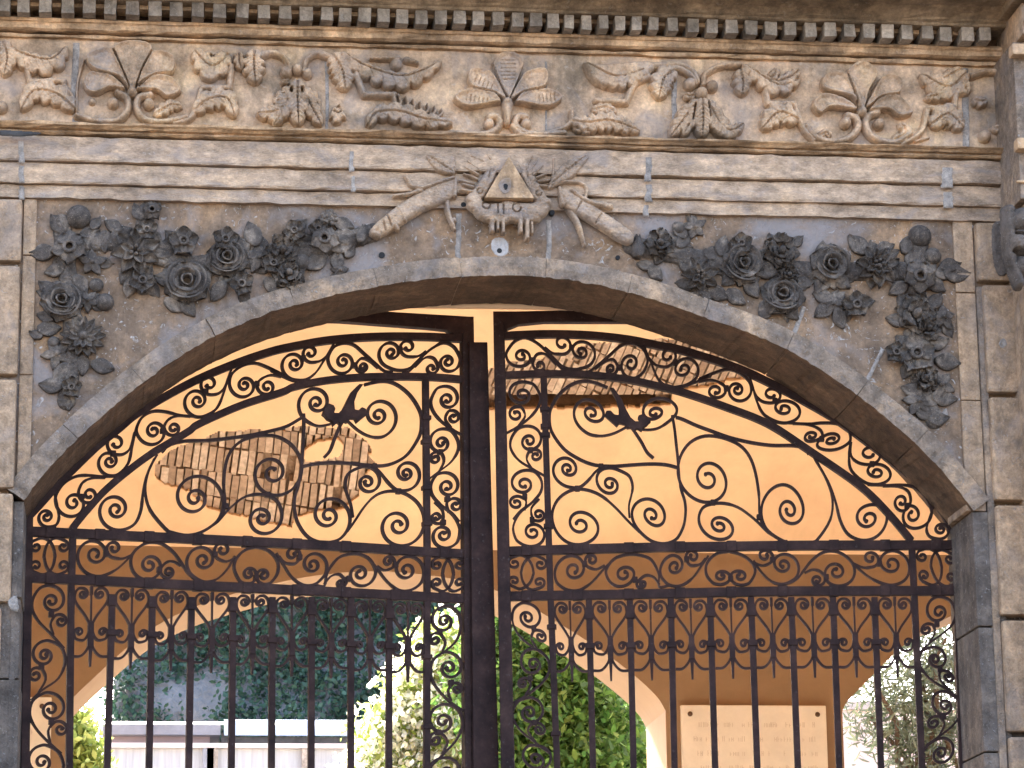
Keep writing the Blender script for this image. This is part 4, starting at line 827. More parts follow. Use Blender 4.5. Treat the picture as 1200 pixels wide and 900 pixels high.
def build_leaf(side, label):
    L = Leaf(side); R_ = L.root; tag(R_, label, 'gate', 'wrought iron gate leaves')
    W = (lambda p: np.asarray(p, float)) if side < 0 else warp
    def strip(name, px, w, depth, smooth_n=6, y0=0.0, raw=True):
        mb = MB(); flatbar(mb, L.m(catmull(px, smooth_n)), w, depth, y0); return mb.build(name, IR, R_, bevel=.0025)
    # scrolls
    for i, (tail, c, turns, dr, wt) in enumerate(S):
        px = W(spiral_px(tail, c, turns, dr)); pts = L.m(px)
        n = len(pts); w = np.full(n, .0112*wt); w[:max(3,n//12)] = .0085
        if nborder <= i < nvol: w = w*1.06
        mb = MB(); flatbar(mb, pts, w, .022, random.uniform(-.003,.003)); knob(mb, pts[-1], .0085, .024)
        mb.build('volute' if nborder <= i < nvol else 'scroll', IR, R_)
    for pts, w in CUR:
        mb = MB(); flatbar(mb, L.m(W(catmull(pts, 8))), w, .022); mb.build('stem', IR, R_)
    mb = MB(); pl = L.m(W(np.array(LEAFPOLY))); mb.prism([tuple(p) for p in pl], -.022, .016); mb.build('acanthus_leaf', IR, R_, bevel=.004)
    for c in COLL:
        p = L.m(W(np.array(c))); mb = MB(); s2 = .011; mb.box(p[0]-s2, p[0]+s2, -.016, .016, p[1]-s2*1.1, p[1]+s2*1.1); mb.build('collar', IR, R_, bevel=.003)
    for cx, cy, hx, hy in SQ:
        mb = MB()
        for sg in (1, -1):
            t1 = [(cx+sg*6.5, cy), (cx+sg*4.5, cy-hy*.45), (cx+sg*0, cy-hy*.80), (cx-sg*hx*.35, cy-hy*.98), (cx-sg*hx*.75, cy-hy*.85)]
            t2 = [(cx+sg*6.5, cy), (cx+sg*4.5, cy+hy*.45), (cx+sg*0, cy+hy*.80), (cx-sg*hx*.35, cy+hy*.98), (cx-sg*hx*.75, cy+hy*.85)]
            for t, dr, oy in ((t1, -sg*-1 if False else (-1 if sg > 0 else 1), -1), (t2, (1 if sg > 0 else -1), 1)):
                px = spiral_px(t, (cx-sg*hx*.68, cy+oy*hy*.50), 1.1, dr, 1.1); pts = L.m(W(px)); flatbar(mb, pts, .0105, .022); knob(mb, pts[-1], .008, .024)
        mb.build('square_scrollwork', IR, R_)
    # frame
    if side < 0:
        outer = [(30,611),(36,603),(50,588),(72,563),(85,551),(113,524),(140,502),(165,482),(223,449),(274,427),(315,413),(340,407),(385,399),(440,395),(500,395),(545,397.5)]
        inner = [(84,622),(88,615),(102,598),(123,575),(150,552),(177,532),(197,520),(222,505),(233,497),(283,475),(330,460),(345,453.5),(383,446),(433,442),(500,442),(543,445)]
        rails = [[(34,623),(153,628.5),(220,631.5),(400,640.5),(497,647),(545,649.5)],[(34,677),(130,681.5),(220,686),(300,689.5),(400,694.5),(497,699.5),(545,702)]]
        top = [(385,363.5),(417,364),(550,372),(554,372),(554.5,404),(543,403),(533,393.5),(523,387.5),(500,385),(400,377.5),(385,377)]
        stile = [(540.5,390),(547,390),(551,897),(543.5,897)]
        bars = [((131.5,700),(125.5,900)),((178.5,700),(174.5,900)),((224.5,700),(221,900)),((273,700),(271,900)),((319,700),(318,900)),((365,700),(364.5,900)),((411,700),(411,900)),((456,700),(455.5,900))]
        vin = ((498.5,445),(500.5,640),(499.8,900)); vout = ((85.5,618),(83,700),(81,900)); hin = ((33.5,600),(29,897))
    else:
        outer = [(588,394),(637,392),(687,393),(735,398),(770,405),(800,411),(862,431),(912,454),(967,484),(992,500),(1036,533),(1071,563),(1094,588),(1112,611),(1122,626)]
        inner = [(592,440),(637,438.5),(687,439.5),(735,445),(770,452.5),(800,460),(850,477),(900,497),(948,528),(1007,569),(1042,603),(1068,634)]
        rails = [[(592,646.5),(690,643.5),(780,641.5),(860,640.5),(940,639.5),(1122,639)],[(592,699),(690,697.5),(780,695.8),(860,694),(940,693),(1122,692.5)]]
        top = [(578,366),(603,366),(687,364),(720,364),(790,365),(790,379),(762,378),(637,378),(607,381),(595,386),(592,394),(578.5,402)]
        stile = [(578,366),(591,380),(603,897),(587,897)]
        bars = [((690,700),(695,900)),((738,700),(742.5,900)),((786,700),(790.5,900)),((832,700),(838,900)),((880,700),(887.5,900)),((927,700),(935,900)),((976,700),(983.5,900)),((1024.5,700),(1032.5,900))]
        vin = ((637,440),(641,560),(643.5,645),(646,720),(653,900)); vout = ((1068.5,640),(1071.5,700),(1080.5,900)); hin = ((1119.5,615),(1128.5,897))
    for o_, nm, w, y0 in ((outer,'outer_arch_bar',.034,0),(inner,'inner_arch_bar',.031,0)):
        strip(nm, o_, w, .036, 8, y0)
    for r in rails: strip('rail', r, .0405, .034, 4)
    mb = MB(); mb.prism([tuple(p) for p in L.m(np.array(top, float))], -.015, .03); mb.build('top_rail', IR, R_)
    def toground(pts, zb=.06):
        q_ = L.m(np.array(pts, float)); a, b = q_[-2], q_[-1]; e = a+(b-a)*((zb-a[1])/(b[1]-a[1])); return np.vstack([q_[:-1], e[None]])
    def vbar(name, pts, w, depth=.026, y0=0.0, zb=.06):
        q_ = toground(pts, zb); mb = MB(); flatbar(mb, rs(q_, .25), w, depth, y0); return mb.build(name, IR, R_, bevel=.003)
    for b in bars: vbar('bar', b, .0275)
    vbar('bar', vin, .0285, .03); vbar('bar', vout, .029, .03)
    vbar('hinge_stile', hin, .036, .045, .006)
    q_ = L.m(np.array(stile, float))
    def ext(a, b, z): return a+(b-a)*((z-a[1])/(b[1]-a[1]))
    mb = MB(); mb.prism([tuple(q_[0]), tuple(q_[1]), tuple(ext(q_[1], q_[2], .05)), tuple(ext(q_[0], q_[3], .05))], -.025, .035); mb.build('meeting_stile', IR, R_, bevel=.004)
    if side < 0:
        q_ = L.m(np.array([(546,404),(567.5,404),(580.5,897),(551,897)], float))
        mb = MB(); mb.prism([tuple(q_[0]), tuple(q_[1]), tuple(ext(q_[1], q_[2], .05)), tuple(ext(q_[0], q_[3], .05))], -.052, .045); mb.build('cover_post', IR, R_, bevel=.005)
    s_end = float(q_[0][0]); zb = .10
    a, b = sorted((0.0, s_end)); mb = MB(); mb.box(a, b, -.02, .02, zb, zb+.06); mb.build('bottom_rail', IR, R_, bevel=.003)
    mb = MB(); mb.box(a, b, -.012, .012, 1.0, 1.05); mb.build('lock_rail', IR, R_, bevel=.003)
    # lyre ornaments between the bars
    allb = [vout]+list(bars)+[vin] if side < 0 else [vin]+list(bars)+[vout]
    def xat(b, y):
        b = np.array(b, float); i = np.argsort(b[:,1]); return float(np.interp(y, b[i,1], b[i,0]))
    ry = np.array(rails[1]);
    for k in range(len(allb)-1):
        x0, x1 = xat(allb[k],740)+3.8, xat(allb[k+1],740)-3.8; cx = (x0+x1)/2; hw = (x1-x0)/2; yt = float(np.interp(cx, ry[:,0], ry[:,1]))+5.0
        lean = (xat(allb[k],900)-xat(allb[k],700)+xat(allb[k+1],900)-xat(allb[k+1],700))/400.0
        T = lambda pts: L.m(np.array([(cx+x+lean*(y-40), yt+y) for x, y in pts], float))
        mb = MB(); u = .0098
        for sg in (1,-1):
            sp = spiral_px([(sg*1.5,46),(sg*7,36),(sg*(hw-1.5),20),(sg*(hw-1),10),(sg*(hw-5),4.5),(sg*(hw*.5),4)], (sg*hw*.50,11.0), 1.25, -1 if sg > 0 else 1, 1.0)
            flatbar(mb, T(sp), u, .02); knob(mb, T([sp[-1]])[0], .009, .022)
            sp = spiral_px([(sg*1.5,52),(sg*4,60),(sg*9,65),(sg*(hw-2.5),63),(sg*(hw-.5),57)], (sg*hw*.68,55.5), 1.1, -1 if sg > 0 else 1, 1.1)
            flatbar(mb, T(sp), u, .02); knob(mb, T([sp[-1]])[0], .008, .022)
            flatbar(mb, T(catmull([(sg*1,66),(sg*3,74),(sg*8,81),(sg*13,84),(sg*hw,84)],5)), u, .02)
        flatbar(mb, T([(0,4),(0,20),(0,46)]), .007, .016)
        flatbar(mb, T([(0,44),(0,60),(0,72)]), .024, .028)
        flatbar(mb, T([(0,72),(0,80),(0,96)]), np.array([.017,.013,.008]), .02)
        flatbar(mb, T([(0,2),(0,12)]), .012, .026)
        mb.build('lyre_ornament', IR, R_)
    for b in bars:
        yt = float(np.interp(b[0][0], ry[:,0], ry[:,1]))+5
        for dy, hh_, ww in ((17,6.5,.038),(55,3.4,.042)):
            p0 = L.m(np.array([(xat(b,yt+dy), yt+dy-hh_)])); p1 = L.m(np.array([(xat(b,yt+dy), yt+dy+hh_)])); p0, p1 = p0[0], p1[0]
            mb = MB(); mb.box(p0[0]-ww/2, p0[0]+ww/2, -.02, .02, p1[1], p0[1]); mb.build('bar_collar', IR, R_, bevel=.003)
    for y in ((490,518,572,614,770,852) if side < 0 else (480,500,510,617,735,860)):
        x = xat(vin, y); p = L.m(np.array([(x,y)]))[0]; mb = MB(); mb.box(p[0]-.021, p[0]+.021, -.021, .021, p[1]-.010, p[1]+.010); mb.build('bar_collar', IR, R_, bevel=.003)
    # rivets and bands on the rails
    for r in rails:
        r = np.array(r)
        for x in np.linspace(r[:,0].min()+25, r[:,0].max()-25, 9):
            p = L.m(np.array([(x, float(np.interp(x, r[:,0], r[:,1])))]))[0]; mb = MB(); mb.box(p[0]-.022, p[0]+.022, -.0215, .0215, p[1]-.0235, p[1]+.0235); mb.build('band', IR, R_, bevel=.003)
    return L
build_leaf(-1, 'left leaf of the scrolled iron gate, with the thick post')
build_leaf(1, 'right leaf of the scrolled iron gate, beside the narrow gap')

# ================================================================== VAULTED PASSAGE
ps = tag(empty('vaulted_passage', (0, .45, 0)), 'peach vaulted passage behind the gate with arcade wall darkened as in shade and bare brick patches', 'passage')
OFF = np.array([0, .45, 0.0])
def pbuild(mb, name, mat, **kw):
    mb.v = [(x, y-.45, z) for x, y, z in mb.v]; return mb.build(name, mat, kw.pop('parent', ps), **kw)
YB, YB2 = 6.0, 6.74
ZS = zat(645, YB, 580); VB = 1.3; YC = (.45+YB)/2; VA = (YB-.45)/2
def zv(y): return ZS+VB*(1-((y-YC)/VA)**2)
def vault_hit(px, py, off=0.0):
    """photo pixel -> point on the far half of the vault (pushed outward by off)"""
    px = np.atleast_1d(np.asarray(px, float)); py = np.atleast_1d(np.asarray(py, float)); d = ray(px, py)
    lo = np.full(px.shape, 3.2); hi = np.full(px.shape, YB-.0005)
    f = lambda y: (CAM[2]+d[:,2]*(y-CAM[1])/d[:,1])-zv(y)
    for _ in range(40):
        mid = (lo+hi)/2; g = f(mid) < 0; lo = np.where(g, mid, lo); hi = np.where(g, hi, mid)
    y = (lo+hi)/2; p = CAM+d*((y-CAM[1])/d[:,1])[:,None]
    n = np.c_[np.zeros_like(y), 2*VB*(y-YC)/VA**2, np.ones_like(y)]; n /= np.linalg.norm(n, axis=1)[:,None]
    return p+n*off
patchL = [(180,545),(193,532),(212,522),(228,516),(240,512),(258,505),(295,502),(317,503),(337,499),(355,496),(375,499),(393,500),(407,497),(420,507),(432,517),(437,525),(434,533),(443,543),(432,552),(424,567),(421,585),(412,590),(404,596),(373,600),(345,605),(342,618),(323,615),(287,607),(267,602),(243,597),(222,577),(207,574),(190,568),(180,560)]
patchR = [(560,434),(600,424),(640,418),(690,402),(760,393),(800,396),(820,398),(860,415),(897,434),(880,443),(840,451),(815,457),(790,461),(788,476),(740,478),(700,480),(640,480),(600,481),(560,480)]
island = [(357,528),(372,518),(395,514),(402,522),(398,533),(376,538),(358,540)]
def inpoly(X, Y, poly): return segdist(np.asarray(X, float), np.asarray(Y, float), poly)
mb = MB(); V = []; Fs = []
th_f = np.r_[np.linspace(0, PI*.46, 300)[:-1], np.linspace(PI*.46, PI*.62, 12)]; th_c = np.linspace(PI*.62, PI, 14)[1:]
th = np.r_[th_f, th_c]; xs = np.r_[np.linspace(-5,-2.3,10)[:-1], np.arange(-2.3, -1.95, .03), np.arange(-1.95, 1.35, .008), np.arange(1.36, 3.0, .03), np.linspace(3.0,7,12)]
TH, XX = np.meshgrid(th, xs, indexing='ij'); YY = YC+VA*np.cos(TH); ZZ = zv(YY)
PXX, PYY = proj(np.stack([XX, YY, ZZ], -1))
hole = np.zeros(XX.shape, bool)
for pl in (patchL, patchR):
    d, ins = inpoly(PXX+np.random.randn(*XX.shape)*.5+.9*np.sin(XX*23)+.6*np.sin(YY*31), PYY+np.random.randn(*XX.shape)*.5+.8*np.sin(XX*29+2)+.5*np.sin(YY*19), pl); hole |= ins
d, ins = inpoly(PXX, PYY, island); hole &= ~ins
hole &= (TH < PI*.55)
fm = ~(hole[:-1,:-1]&hole[1:,:-1]&hole[:-1,1:]&hole[1:,1:]); idx = np.arange(XX.size).reshape(XX.shape)
wob = np.sin(XX*2.3+np.sin(YY*3))*.004+np.sin(XX*7+1)*.001
V = np.stack([XX, YY, ZZ+wob], -1).reshape(-1,3)
Fs = np.stack([idx[:-1,:-1][fm], idx[1:,:-1][fm], idx[1:,1:][fm], idx[:-1,1:][fm]], -1)
mb.add(V.tolist(), Fs.tolist()); o = pbuild(mb, 'vault', M['vault'], smooth=True)
so = o.modifiers.new('thickness', 'SOLIDIFY'); so.thickness = .022; so.offset = 1.0
# make sure the plaster thickens away from the room
def brick_patch(poly, tilt, cw, bl, skip, lab):
    mb = MB(); ct, st = math.cos(tilt), math.sin(tilt); pa = np.array(poly); x0, y0 = pa.min(0)-20; x1, y1 = pa.max(0)+20
    cen = pa.mean(0); n = 0
    quads = []
    for i in range(-60, 61):
        for j in range(-25, 26):
            rr_ = random.Random(j*7+3); rx = rr_.uniform(-.5,.5)*cw; rt = rr_.uniform(-.03,.045); sh = random.uniform(-1.2,1.2)
            w = cw*random.choice((.90,.86,.80,.72,.66)); l = bl*random.uniform(.93,.99)
            cxr, cyr = i*cw+rx+random.uniform(-.4,.4), j*bl+sh+random.uniform(-1,1)
            tl = tilt+rt+random.uniform(-.03,.03); c2, s2 = math.cos(tl), math.sin(tl)
            ctr = cen+np.array([cxr*ct+cyr*-st, cxr*st+cyr*ct])
            if not (x0 < ctr[0] < x1 and y0 < ctr[1] < y1): continue
            dd, ins = inpoly(np.array([ctr[0]]), np.array([ctr[1]]), poly)
            if not (ins[0] or dd[0] < 20): continue
            if not skip and random.random() < .02: continue
            le = l/2; qd = [ctr+np.array([u*c2-v*s2, u*s2+v*c2]) for u, v in ((-w/2,-l/2),(w/2,-l/2),(w/2,le),(-w/2,le))]
            if skip and ctr[0] < 795:
                qd = [p-np.array([-s2, c2])*max(0, p[1]-464.5)/c2 for p in qd]
                if qd[3][1]-qd[0][1] < 2: continue
            quads.append(qd)
    q = np.array(quads); k = len(q)
    rec = np.repeat(np.random.uniform(.012,.022,k), 4)
    a = vault_hit(q[...,0].ravel(), q[...,1].ravel()); b = vault_hit(q[...,0].ravel(), q[...,1].ravel())
    nrm = vault_hit(q[...,0].ravel(), q[...,1].ravel(), 1.0)-a
    f = a+nrm*rec[:,None]; g = a+nrm*.10
    for i in range(k): mb.hexa([tuple(p) for p in f[4*i:4*i+4]], [tuple(p) for p in g[4*i:4*i+4]])
    o = pbuild(mb, 'brick_patch', M['brick'], label=lab)
    # crumbled mortar bed behind the bricks
    X, Y = np.meshgrid(np.arange(x0, x1, 5), np.arange(y0, y1, 5)); dd, ins = inpoly(X, Y, poly)
    deep = np.where(inpoly(X, Y, skip)[1], .34, .075) if skip else np.full(X.shape, .075)
    a = vault_hit(X.ravel(), Y.ravel()); nn = vault_hit(X.ravel(), Y.ravel(), 1.0)-a; pts = (a+nn*(deep.ravel()+np.random.randn(X.size)*.004)[:,None])
    ok = ins | (dd < 14); id2 = np.arange(X.size).reshape(X.shape); f4 = ok[:-1,:-1]&ok[1:,:-1]&ok[:-1,1:]&ok[1:,1:]
    mb = MB(); mb.add(pts.tolist(), np.stack([id2[:-1,:-1][f4], id2[1:,:-1][f4], id2[1:,1:][f4], id2[:-1,1:][f4]], -1).tolist())
    pbuild(mb, 'mortar_bed', M['bed'], parent=o)
brick_patch(patchL, math.radians(7), 9.3, 29, None, 'left bare brick patch')
brick_patch(patchR, math.radians(24), 8.6, 22, [(590,466),(660,462),(720,464),(770,468),(768,479),(700,482),(600,484),(586,478)], 'upper bare brick patch with a dark ledge')
# arcade wall at the back of the passage
A1 = catmull([(79,828),(87,815),(123,781),(150,757),(182,733),(222,713),(265,698),(322,683),(380,673),(440,669.5),(500,674),(560,685),(612,706),(650,728),(685,750),(720,774),(752,800),(771,819),(780,834)], 5)
a3 = P(A1[:,0], A1[:,1], YB); arch = np.c_[a3[:,0], a3[:,2]]
zsp = (arch[0,1]+arch[-1,1])/2
arch[:,1] += np.interp(arch[:,0], [arch[0,0], arch[-1,0]], [zsp-arch[0,1], zsp-arch[-1,1]])
a2x = float(P1(987,830,YB)[0]); SH = a2x-arch[0,0]
xw0, xw1 = -5.0, 7.0
openings = []
for k in (-1, 0, 1):  # leftmost opening is out of view, added to let in more sun
    ar = arch+np.array([k*SH, 0]); openings.append(ar)
mb = MB(); mr = []
def wallquad(mb, xa, xb, za, zb):   # front and back faces
    mb.add([(xa,YB,za[0]),(xb,YB,za[1]),(xb,YB,zb),(xa,YB,zb)], [(0,1,2,3)]); mb.add([(xa,YB2,za[0]),(xb,YB2,za[1]),(xb,YB2,zb),(xa,YB2,zb)], [(3,2,1,0)])
ZT = ZS+2.2; cur = xw0
for ar in openings:
    ar = ar[(ar[:,0] > xw0+.05)&(ar[:,0] < xw1-.05)]
    if ar[0,0] > cur: wallquad(mb, cur, ar[0,0], (0,0), ZT)
    for i in range(len(ar)-1): wallquad(mb, ar[i,0], ar[i+1,0], (ar[i,1], ar[i+1,1]), ZT)
    cur = ar[-1,0]
    r = MB(); pts = [(ar[0,0],0.0)]+[tuple(p) for p in ar]+[(ar[-1,0],0.0)]
    V = [(x,YB+.001,z) for x,z in pts]+[(x,YB2-.001,z) for x,z in pts]; n = len(pts); r.add(V, [(i,i+1,n+i+1,n+i) for i in range(n-1)]); mr.append(r)
if cur < xw1: wallquad(mb, cur, xw1, (0,0), ZT)
pbuild(mb, 'arcade_wall', M['shade_tone'])
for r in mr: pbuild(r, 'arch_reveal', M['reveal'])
# cornice line where wall and vault meet, roof and end walls
MB_ = MB().box(xw0, xw1, .40, YB2+.3, ZS+VB+.25, ZS+VB+.5); pbuild(MB_, 'roof', M['shade_tone'])
MB_ = MB().box(xw0-.3, xw0, .44, YB2, 0, ZS+VB+.3); pbuild(MB_, 'end_wall', M['shade_tone'])
MB_ = MB().box(xw1, xw1+.3, .44, YB2, 0, ZS+VB+.3); pbuild(MB_, 'end_wall', M['shade_tone'])
for x0, x1 in ((-12,-3.2),(3.4,14)):  # unseen side walls, added so no sun leaks into the passage
    MB_ = MB().box(x0, x1, .05, .44, 0, 7.7); pbuild(MB_, 'street_wall', M['shade_tone'])
# small bolts on the arch reveal
p = vault_hit([0],[0]) if False else None
# plaques on the piers
def plaque(tl, tr, bl_, name_label, mirror=False):
    t0 = P1(*tl, YB-.035); t1 = P1(*tr, YB-.035); x0, x1, z1 = t0[0], t1[0], t0[2]; h = 1.15; z0 = z1-h
    root = tag(empty('stone_plaque', ((x0+x1)/2, YB, z0)), name_label, 'plaque', 'marble plaques on the arcade piers')
    ox, oy, oz = (x0+x1)/2, YB, z0
    mb = MB().box(x0-ox, x1-ox, -.035, .03, 0, h); mb.build('slab', M['plaque'], root, bevel=.006)
    if (x1-x0) > .5:
        for bx in (x0+.055, x1-.055):
            mb = MB(); dome(mb, 0, 0, .016, .012); mb.v = [(bx-ox+u, -.035-w, h-.055+v) for u, v, w in mb.v]; mb.build('bolt', M['bronze'], root, smooth=True)
    mb = MB(); rw = x1-x0
    for li in range(11):
        z = h-.135-li*.088; x = x0+.07+random.uniform(0,.05) - ox
        while x < x1-ox-.07:
            wl = random.choice((3,5,6,7,9)); 
            for _ in range(wl):
                lw = random.uniform(.006,.013)
                if x+lw > x1-ox-.06: break
                hh_ = random.uniform(.022,.034)
                if random.random() < .75:
                    k = random.random()
                    mb.box(x, x+.0035, -.0362, -.034, z, z+hh_)
                    if k < .6: mb.box(x, x+lw, -.0364, -.034, z+random.choice((0,.5,.9))*hh_, z+random.choice((0,.5,.9))*hh_+.0035) if False else mb.box(x+.0036, x+lw, -.0362, -.034, z+hh_*.45, z+hh_*.45+.0035)
                    if k > .4: mb.box(x+lw-.0035+.004, x+lw+.004, -.0362, -.034, z, z+hh_)
                x += lw+.009
            x += .026
    mb.build('worn_inscription', M['letter'], root)
plaque((798,826),(968,828),None,'cream marble plaque with worn inscription on pier right of the big arch')
plaque((-112,816),(60.5,818),None,'cream plaque mostly hidden behind the left gate jamb')

# ================================================================== GROUND
g = MB().add([(-900,-900,-.012),(900,-900,-.012),(900,900,-.012),(-900,900,-.012)], [(0,1,2,3)]).build('ground', flat('dry_earth', (0.22,0.19,0.15), .95, .2, .3)); g['kind'] = 'structure'
g = MB().add([(-40,-30,-.006),(40,-30,-.006),(40,.3,-.006),(-40,.3,-.006)], [(0,1,2,3)]).build('street', flat('grey_paving', (0.11,0.10,0.088), .9, .2, 1.5)); g['kind'] = 'structure'
g = MB().add([(-12,.3,-.002),(14,.3,-.002),(14,7,-.002),(-12,7,-.002)], [(0,1,2,3)]).build('passage_floor', flat('pale_stone_floor', (0.56,0.51,0.44), .85, .12, 1.2)); g['kind'] = 'structure'
g = MB().add([(-20,7,.0),(20,7,.0),(20,15.8,.0),(-20,15.8,.0)], [(0,1,2,3)]).build('courtyard', flat('pale_gravel', (0.36,0.33,0.285), .95, .15, 3)); g['kind'] = 'structure'

# ================================================================== BEYOND THE ARCADE
def at(px, py, Y): return P1(px, py, Y)
# long rear building
YW = 16.0
x0, x1 = at(121,880,YW)[0], at(1400,880,YW)[0]; xm = at(700,880,YW)[0]
rb = tag(empty('rear_building', ((x0+xm)/2, YW, 0)), 'low pale building with flat parapet seen through the big arch', 'building')
def rbuild(mb, nm, mat, **kw):
    mb.v = [(x-(x0+xm)/2, y-YW, z) for x, y, z in mb.v]; return mb.build(nm, mat, rb, **kw)
zp = zat(877, YW, 200); zc = zat(871.5, YW, 200)
white = flat('streaked_white_render', (0.34,0.34,0.345), .9, .2, 1.0, .2, stretch=(22,22,1.2))
rbuild(MB().box(x0, xm, YW, YW+4, 0, zp-.002), 'wall', white)
rbuild(MB().box(x0-.05, xm+.05, YW-.06, YW+.3, zp, zc), 'parapet_cap', flat('pale_cap_stone', (0.48,0.42,0.40), .9, .1, 4))
for k, px in enumerate((244,249,360)):
    p = at(px, 880, YW-.02)[0]; rbuild(MB().box(p-.05, p+.05, YW-.05, YW-.001, 0, zp-.003), 'downpipe', M['mortar'] if k else flat('grey_pipe', (0.2,0.2,0.22), .6))
Yt = 18.0
xe = at(258,855,Yt)[0]; xl = at(132,855,Yt)[0]
z1, z2, z3, z4 = zat(874,Yt,200), zat(863,Yt,200), zat(851,Yt,200), zat(840,Yt,200)
rbuild(MB().box(xl, at(246,860,Yt)[0], Yt, Yt+3, 3.0, z2), 'attic_wall', flat('pinkish_render', (0.20,0.15,0.145), .9, .1, 2))
rbuild(MB().box(xl-.1, xe, Yt-.12, Yt+3, z2+.002, z3), 'roof_slab', flat('grey_concrete_band', (0.21,0.19,0.185), .9, .2, 4))
rbuild(MB().add([(xl-.1,Yt-.1,z3+.004),(at(440,845,Yt)[0],Yt-.1,z3+.004),(at(440,845,Yt)[0],Yt+1.5,z4+.16),(xl-.1,Yt+1.5,z4+.16)], [(0,1,2,3)]), 'roof_sheet', flat('pale_zinc_roof', (0.34,0.37,0.42), .6, .12, 5))
zz0, zz1 = zat(867,Yt,350), zat(846,Yt,350)
mb = MB()
for a, b in ((262,318),(322,364),(368,411),(415,450)):
    mb.box(at(a,855,Yt)[0], at(b,855,Yt)[0], Yt-.16, Yt-.125, zz0+.02, zz1)
rbuild(mb, 'zinc_panel', flat('pale_zinc', (0.40,0.44,0.51), .6, .12, 6), bevel=.01)
rbuild(MB().box(at(259,868,Yt)[0], at(450,868,Yt)[0], Yt-.10, Yt+.3, zz0-.04, zz0+.015), 'gutter', M['stain'])
# white side wall catching the sun, and pinkish far wall
pa, pb = at(757,870,22), at(806,870,8.2)
wn = math.atan2(pb[1]-pa[1], pb[0]-pa[0])
w = tag(empty('white_wall', (pa[0], pa[1], 0)), 'sunlit white wall edge visible beside the pier under the big arch', 'wall')
L_ = math.hypot(pb[0]-pa[0], pb[1]-pa[1]); mb = MB().box(0, L_, 0, .25, 0, 6.4); o = mb.build('wall_face', flat('white_limewash', (0.82,0.80,0.76), .9, .04, 3), w); w.rotation_euler = (0,0,wn)
o2 = MB().box(-.05, L_+.02, -.04, .29, 6.402, 6.5).build('coping', M['pale'], w)
YP = 13.0; xa, xb = at(955,870,YP)[0], at(1330,870,YP)[0]; zt = zat(832,YP,1050)
pk = tag(empty('pink_wall', ((xa+xb)/2, YP, 0)), 'pale pink garden wall behind the thin olive branches at right', 'wall')
MB().box(-(xb-xa)/2, (xb-xa)/2, 0, .3, 0, zt).build('wall_face', flat('faded_pink_render', (0.62,0.50,0.46), .9, .07, 2), pk)
MB().box(-(xb-xa)/2-.04, (xb-xa)/2+.04, -.04, .34, zt+.002, zt+.07).build('coping', M['pale'], pk)

# ---- foliage
def leaves(mb, pts, size, asp=.45, droop=0.0, flatn=None, bend=.25):
    V = []; Fs = []
    for p in pts:
        a = Vector((random.gauss(0,1), random.gauss(0,1), random.gauss(0,1)-droop)).normalized(); b = a.cross(Vector((random.gauss(0,1), random.gauss(0,1), random.gauss(0,1)))).normalized(); n = a.cross(b)
        s = size*random.uniform(.6,1.3); o = len(V); P0 = Vector(p)
        for t, w_ in ((-.5,0),(-.1,.5),(.25,.38),(.5,0)):
            c = P0+a*(t*s)+n*(bend*s*t*t)
            if w_ == 0: V.append(c)
            else: V += [c+b*(w_*asp*s), c-b*(w_*asp*s)]
        # indices: 0 tip, 1,2 / 3,4 / 5 tip
        Fs += [(o, o+1, o+2), (o+1, o+3, o+4, o+2), (o+3, o+5, o+4)]
    mb.add([tuple(v) for v in V], Fs)
def clumps(blobs, n, clump=.12, per=14, shell=.55):
    out_ = []
    tot = sum(b[3]**2 for b in blobs)
    for (cx, cy, cz, r) in blobs:
        for _ in range(max(1, int(n*r*r/tot/per))):
            d = np.random.randn(3); d /= np.linalg.norm(d); rr = r*(shell+(1-shell)*random.random()**.6)*random.uniform(.8,1.12); c = np.array([cx,cy,cz])+d*rr
            out_ += [tuple(c+np.random.randn(3)*clump) for _ in range(per)]
    return out_
def limb(mb, p0, p1, r0, r1, n=7, seg=6, wob=.06):
    p0, p1 = np.array(p0), np.array(p1); pts = [p0+(p1-p0)*t+np.random.randn(3)*wob*(0 < t < 1) for t in np.linspace(0,1,seg)]
    V = []; Fs = []
    ax = (p1-p0)/np.linalg.norm(p1-p0); u = np.cross(ax, [.3,.9,.2]); u /= np.linalg.norm(u); v = np.cross(ax, u)
    for i, c in enumerate(pts):
        r = r0+(r1-r0)*i/(seg-1)
        for j in range(n): a = 2*PI*j/n; V.append(tuple(c+(u*math.cos(a)+v*math.sin(a))*r))
    for i in range(seg-1):
        for j in range(n): a = i*n+j; b = i*n+(j+1)%n; Fs.append((a,b,b+n,a+n))
    mb.add(V, Fs)
bark = flat('brown_bark', (0.12,0.085,0.06), .95, .3, 12, .6)
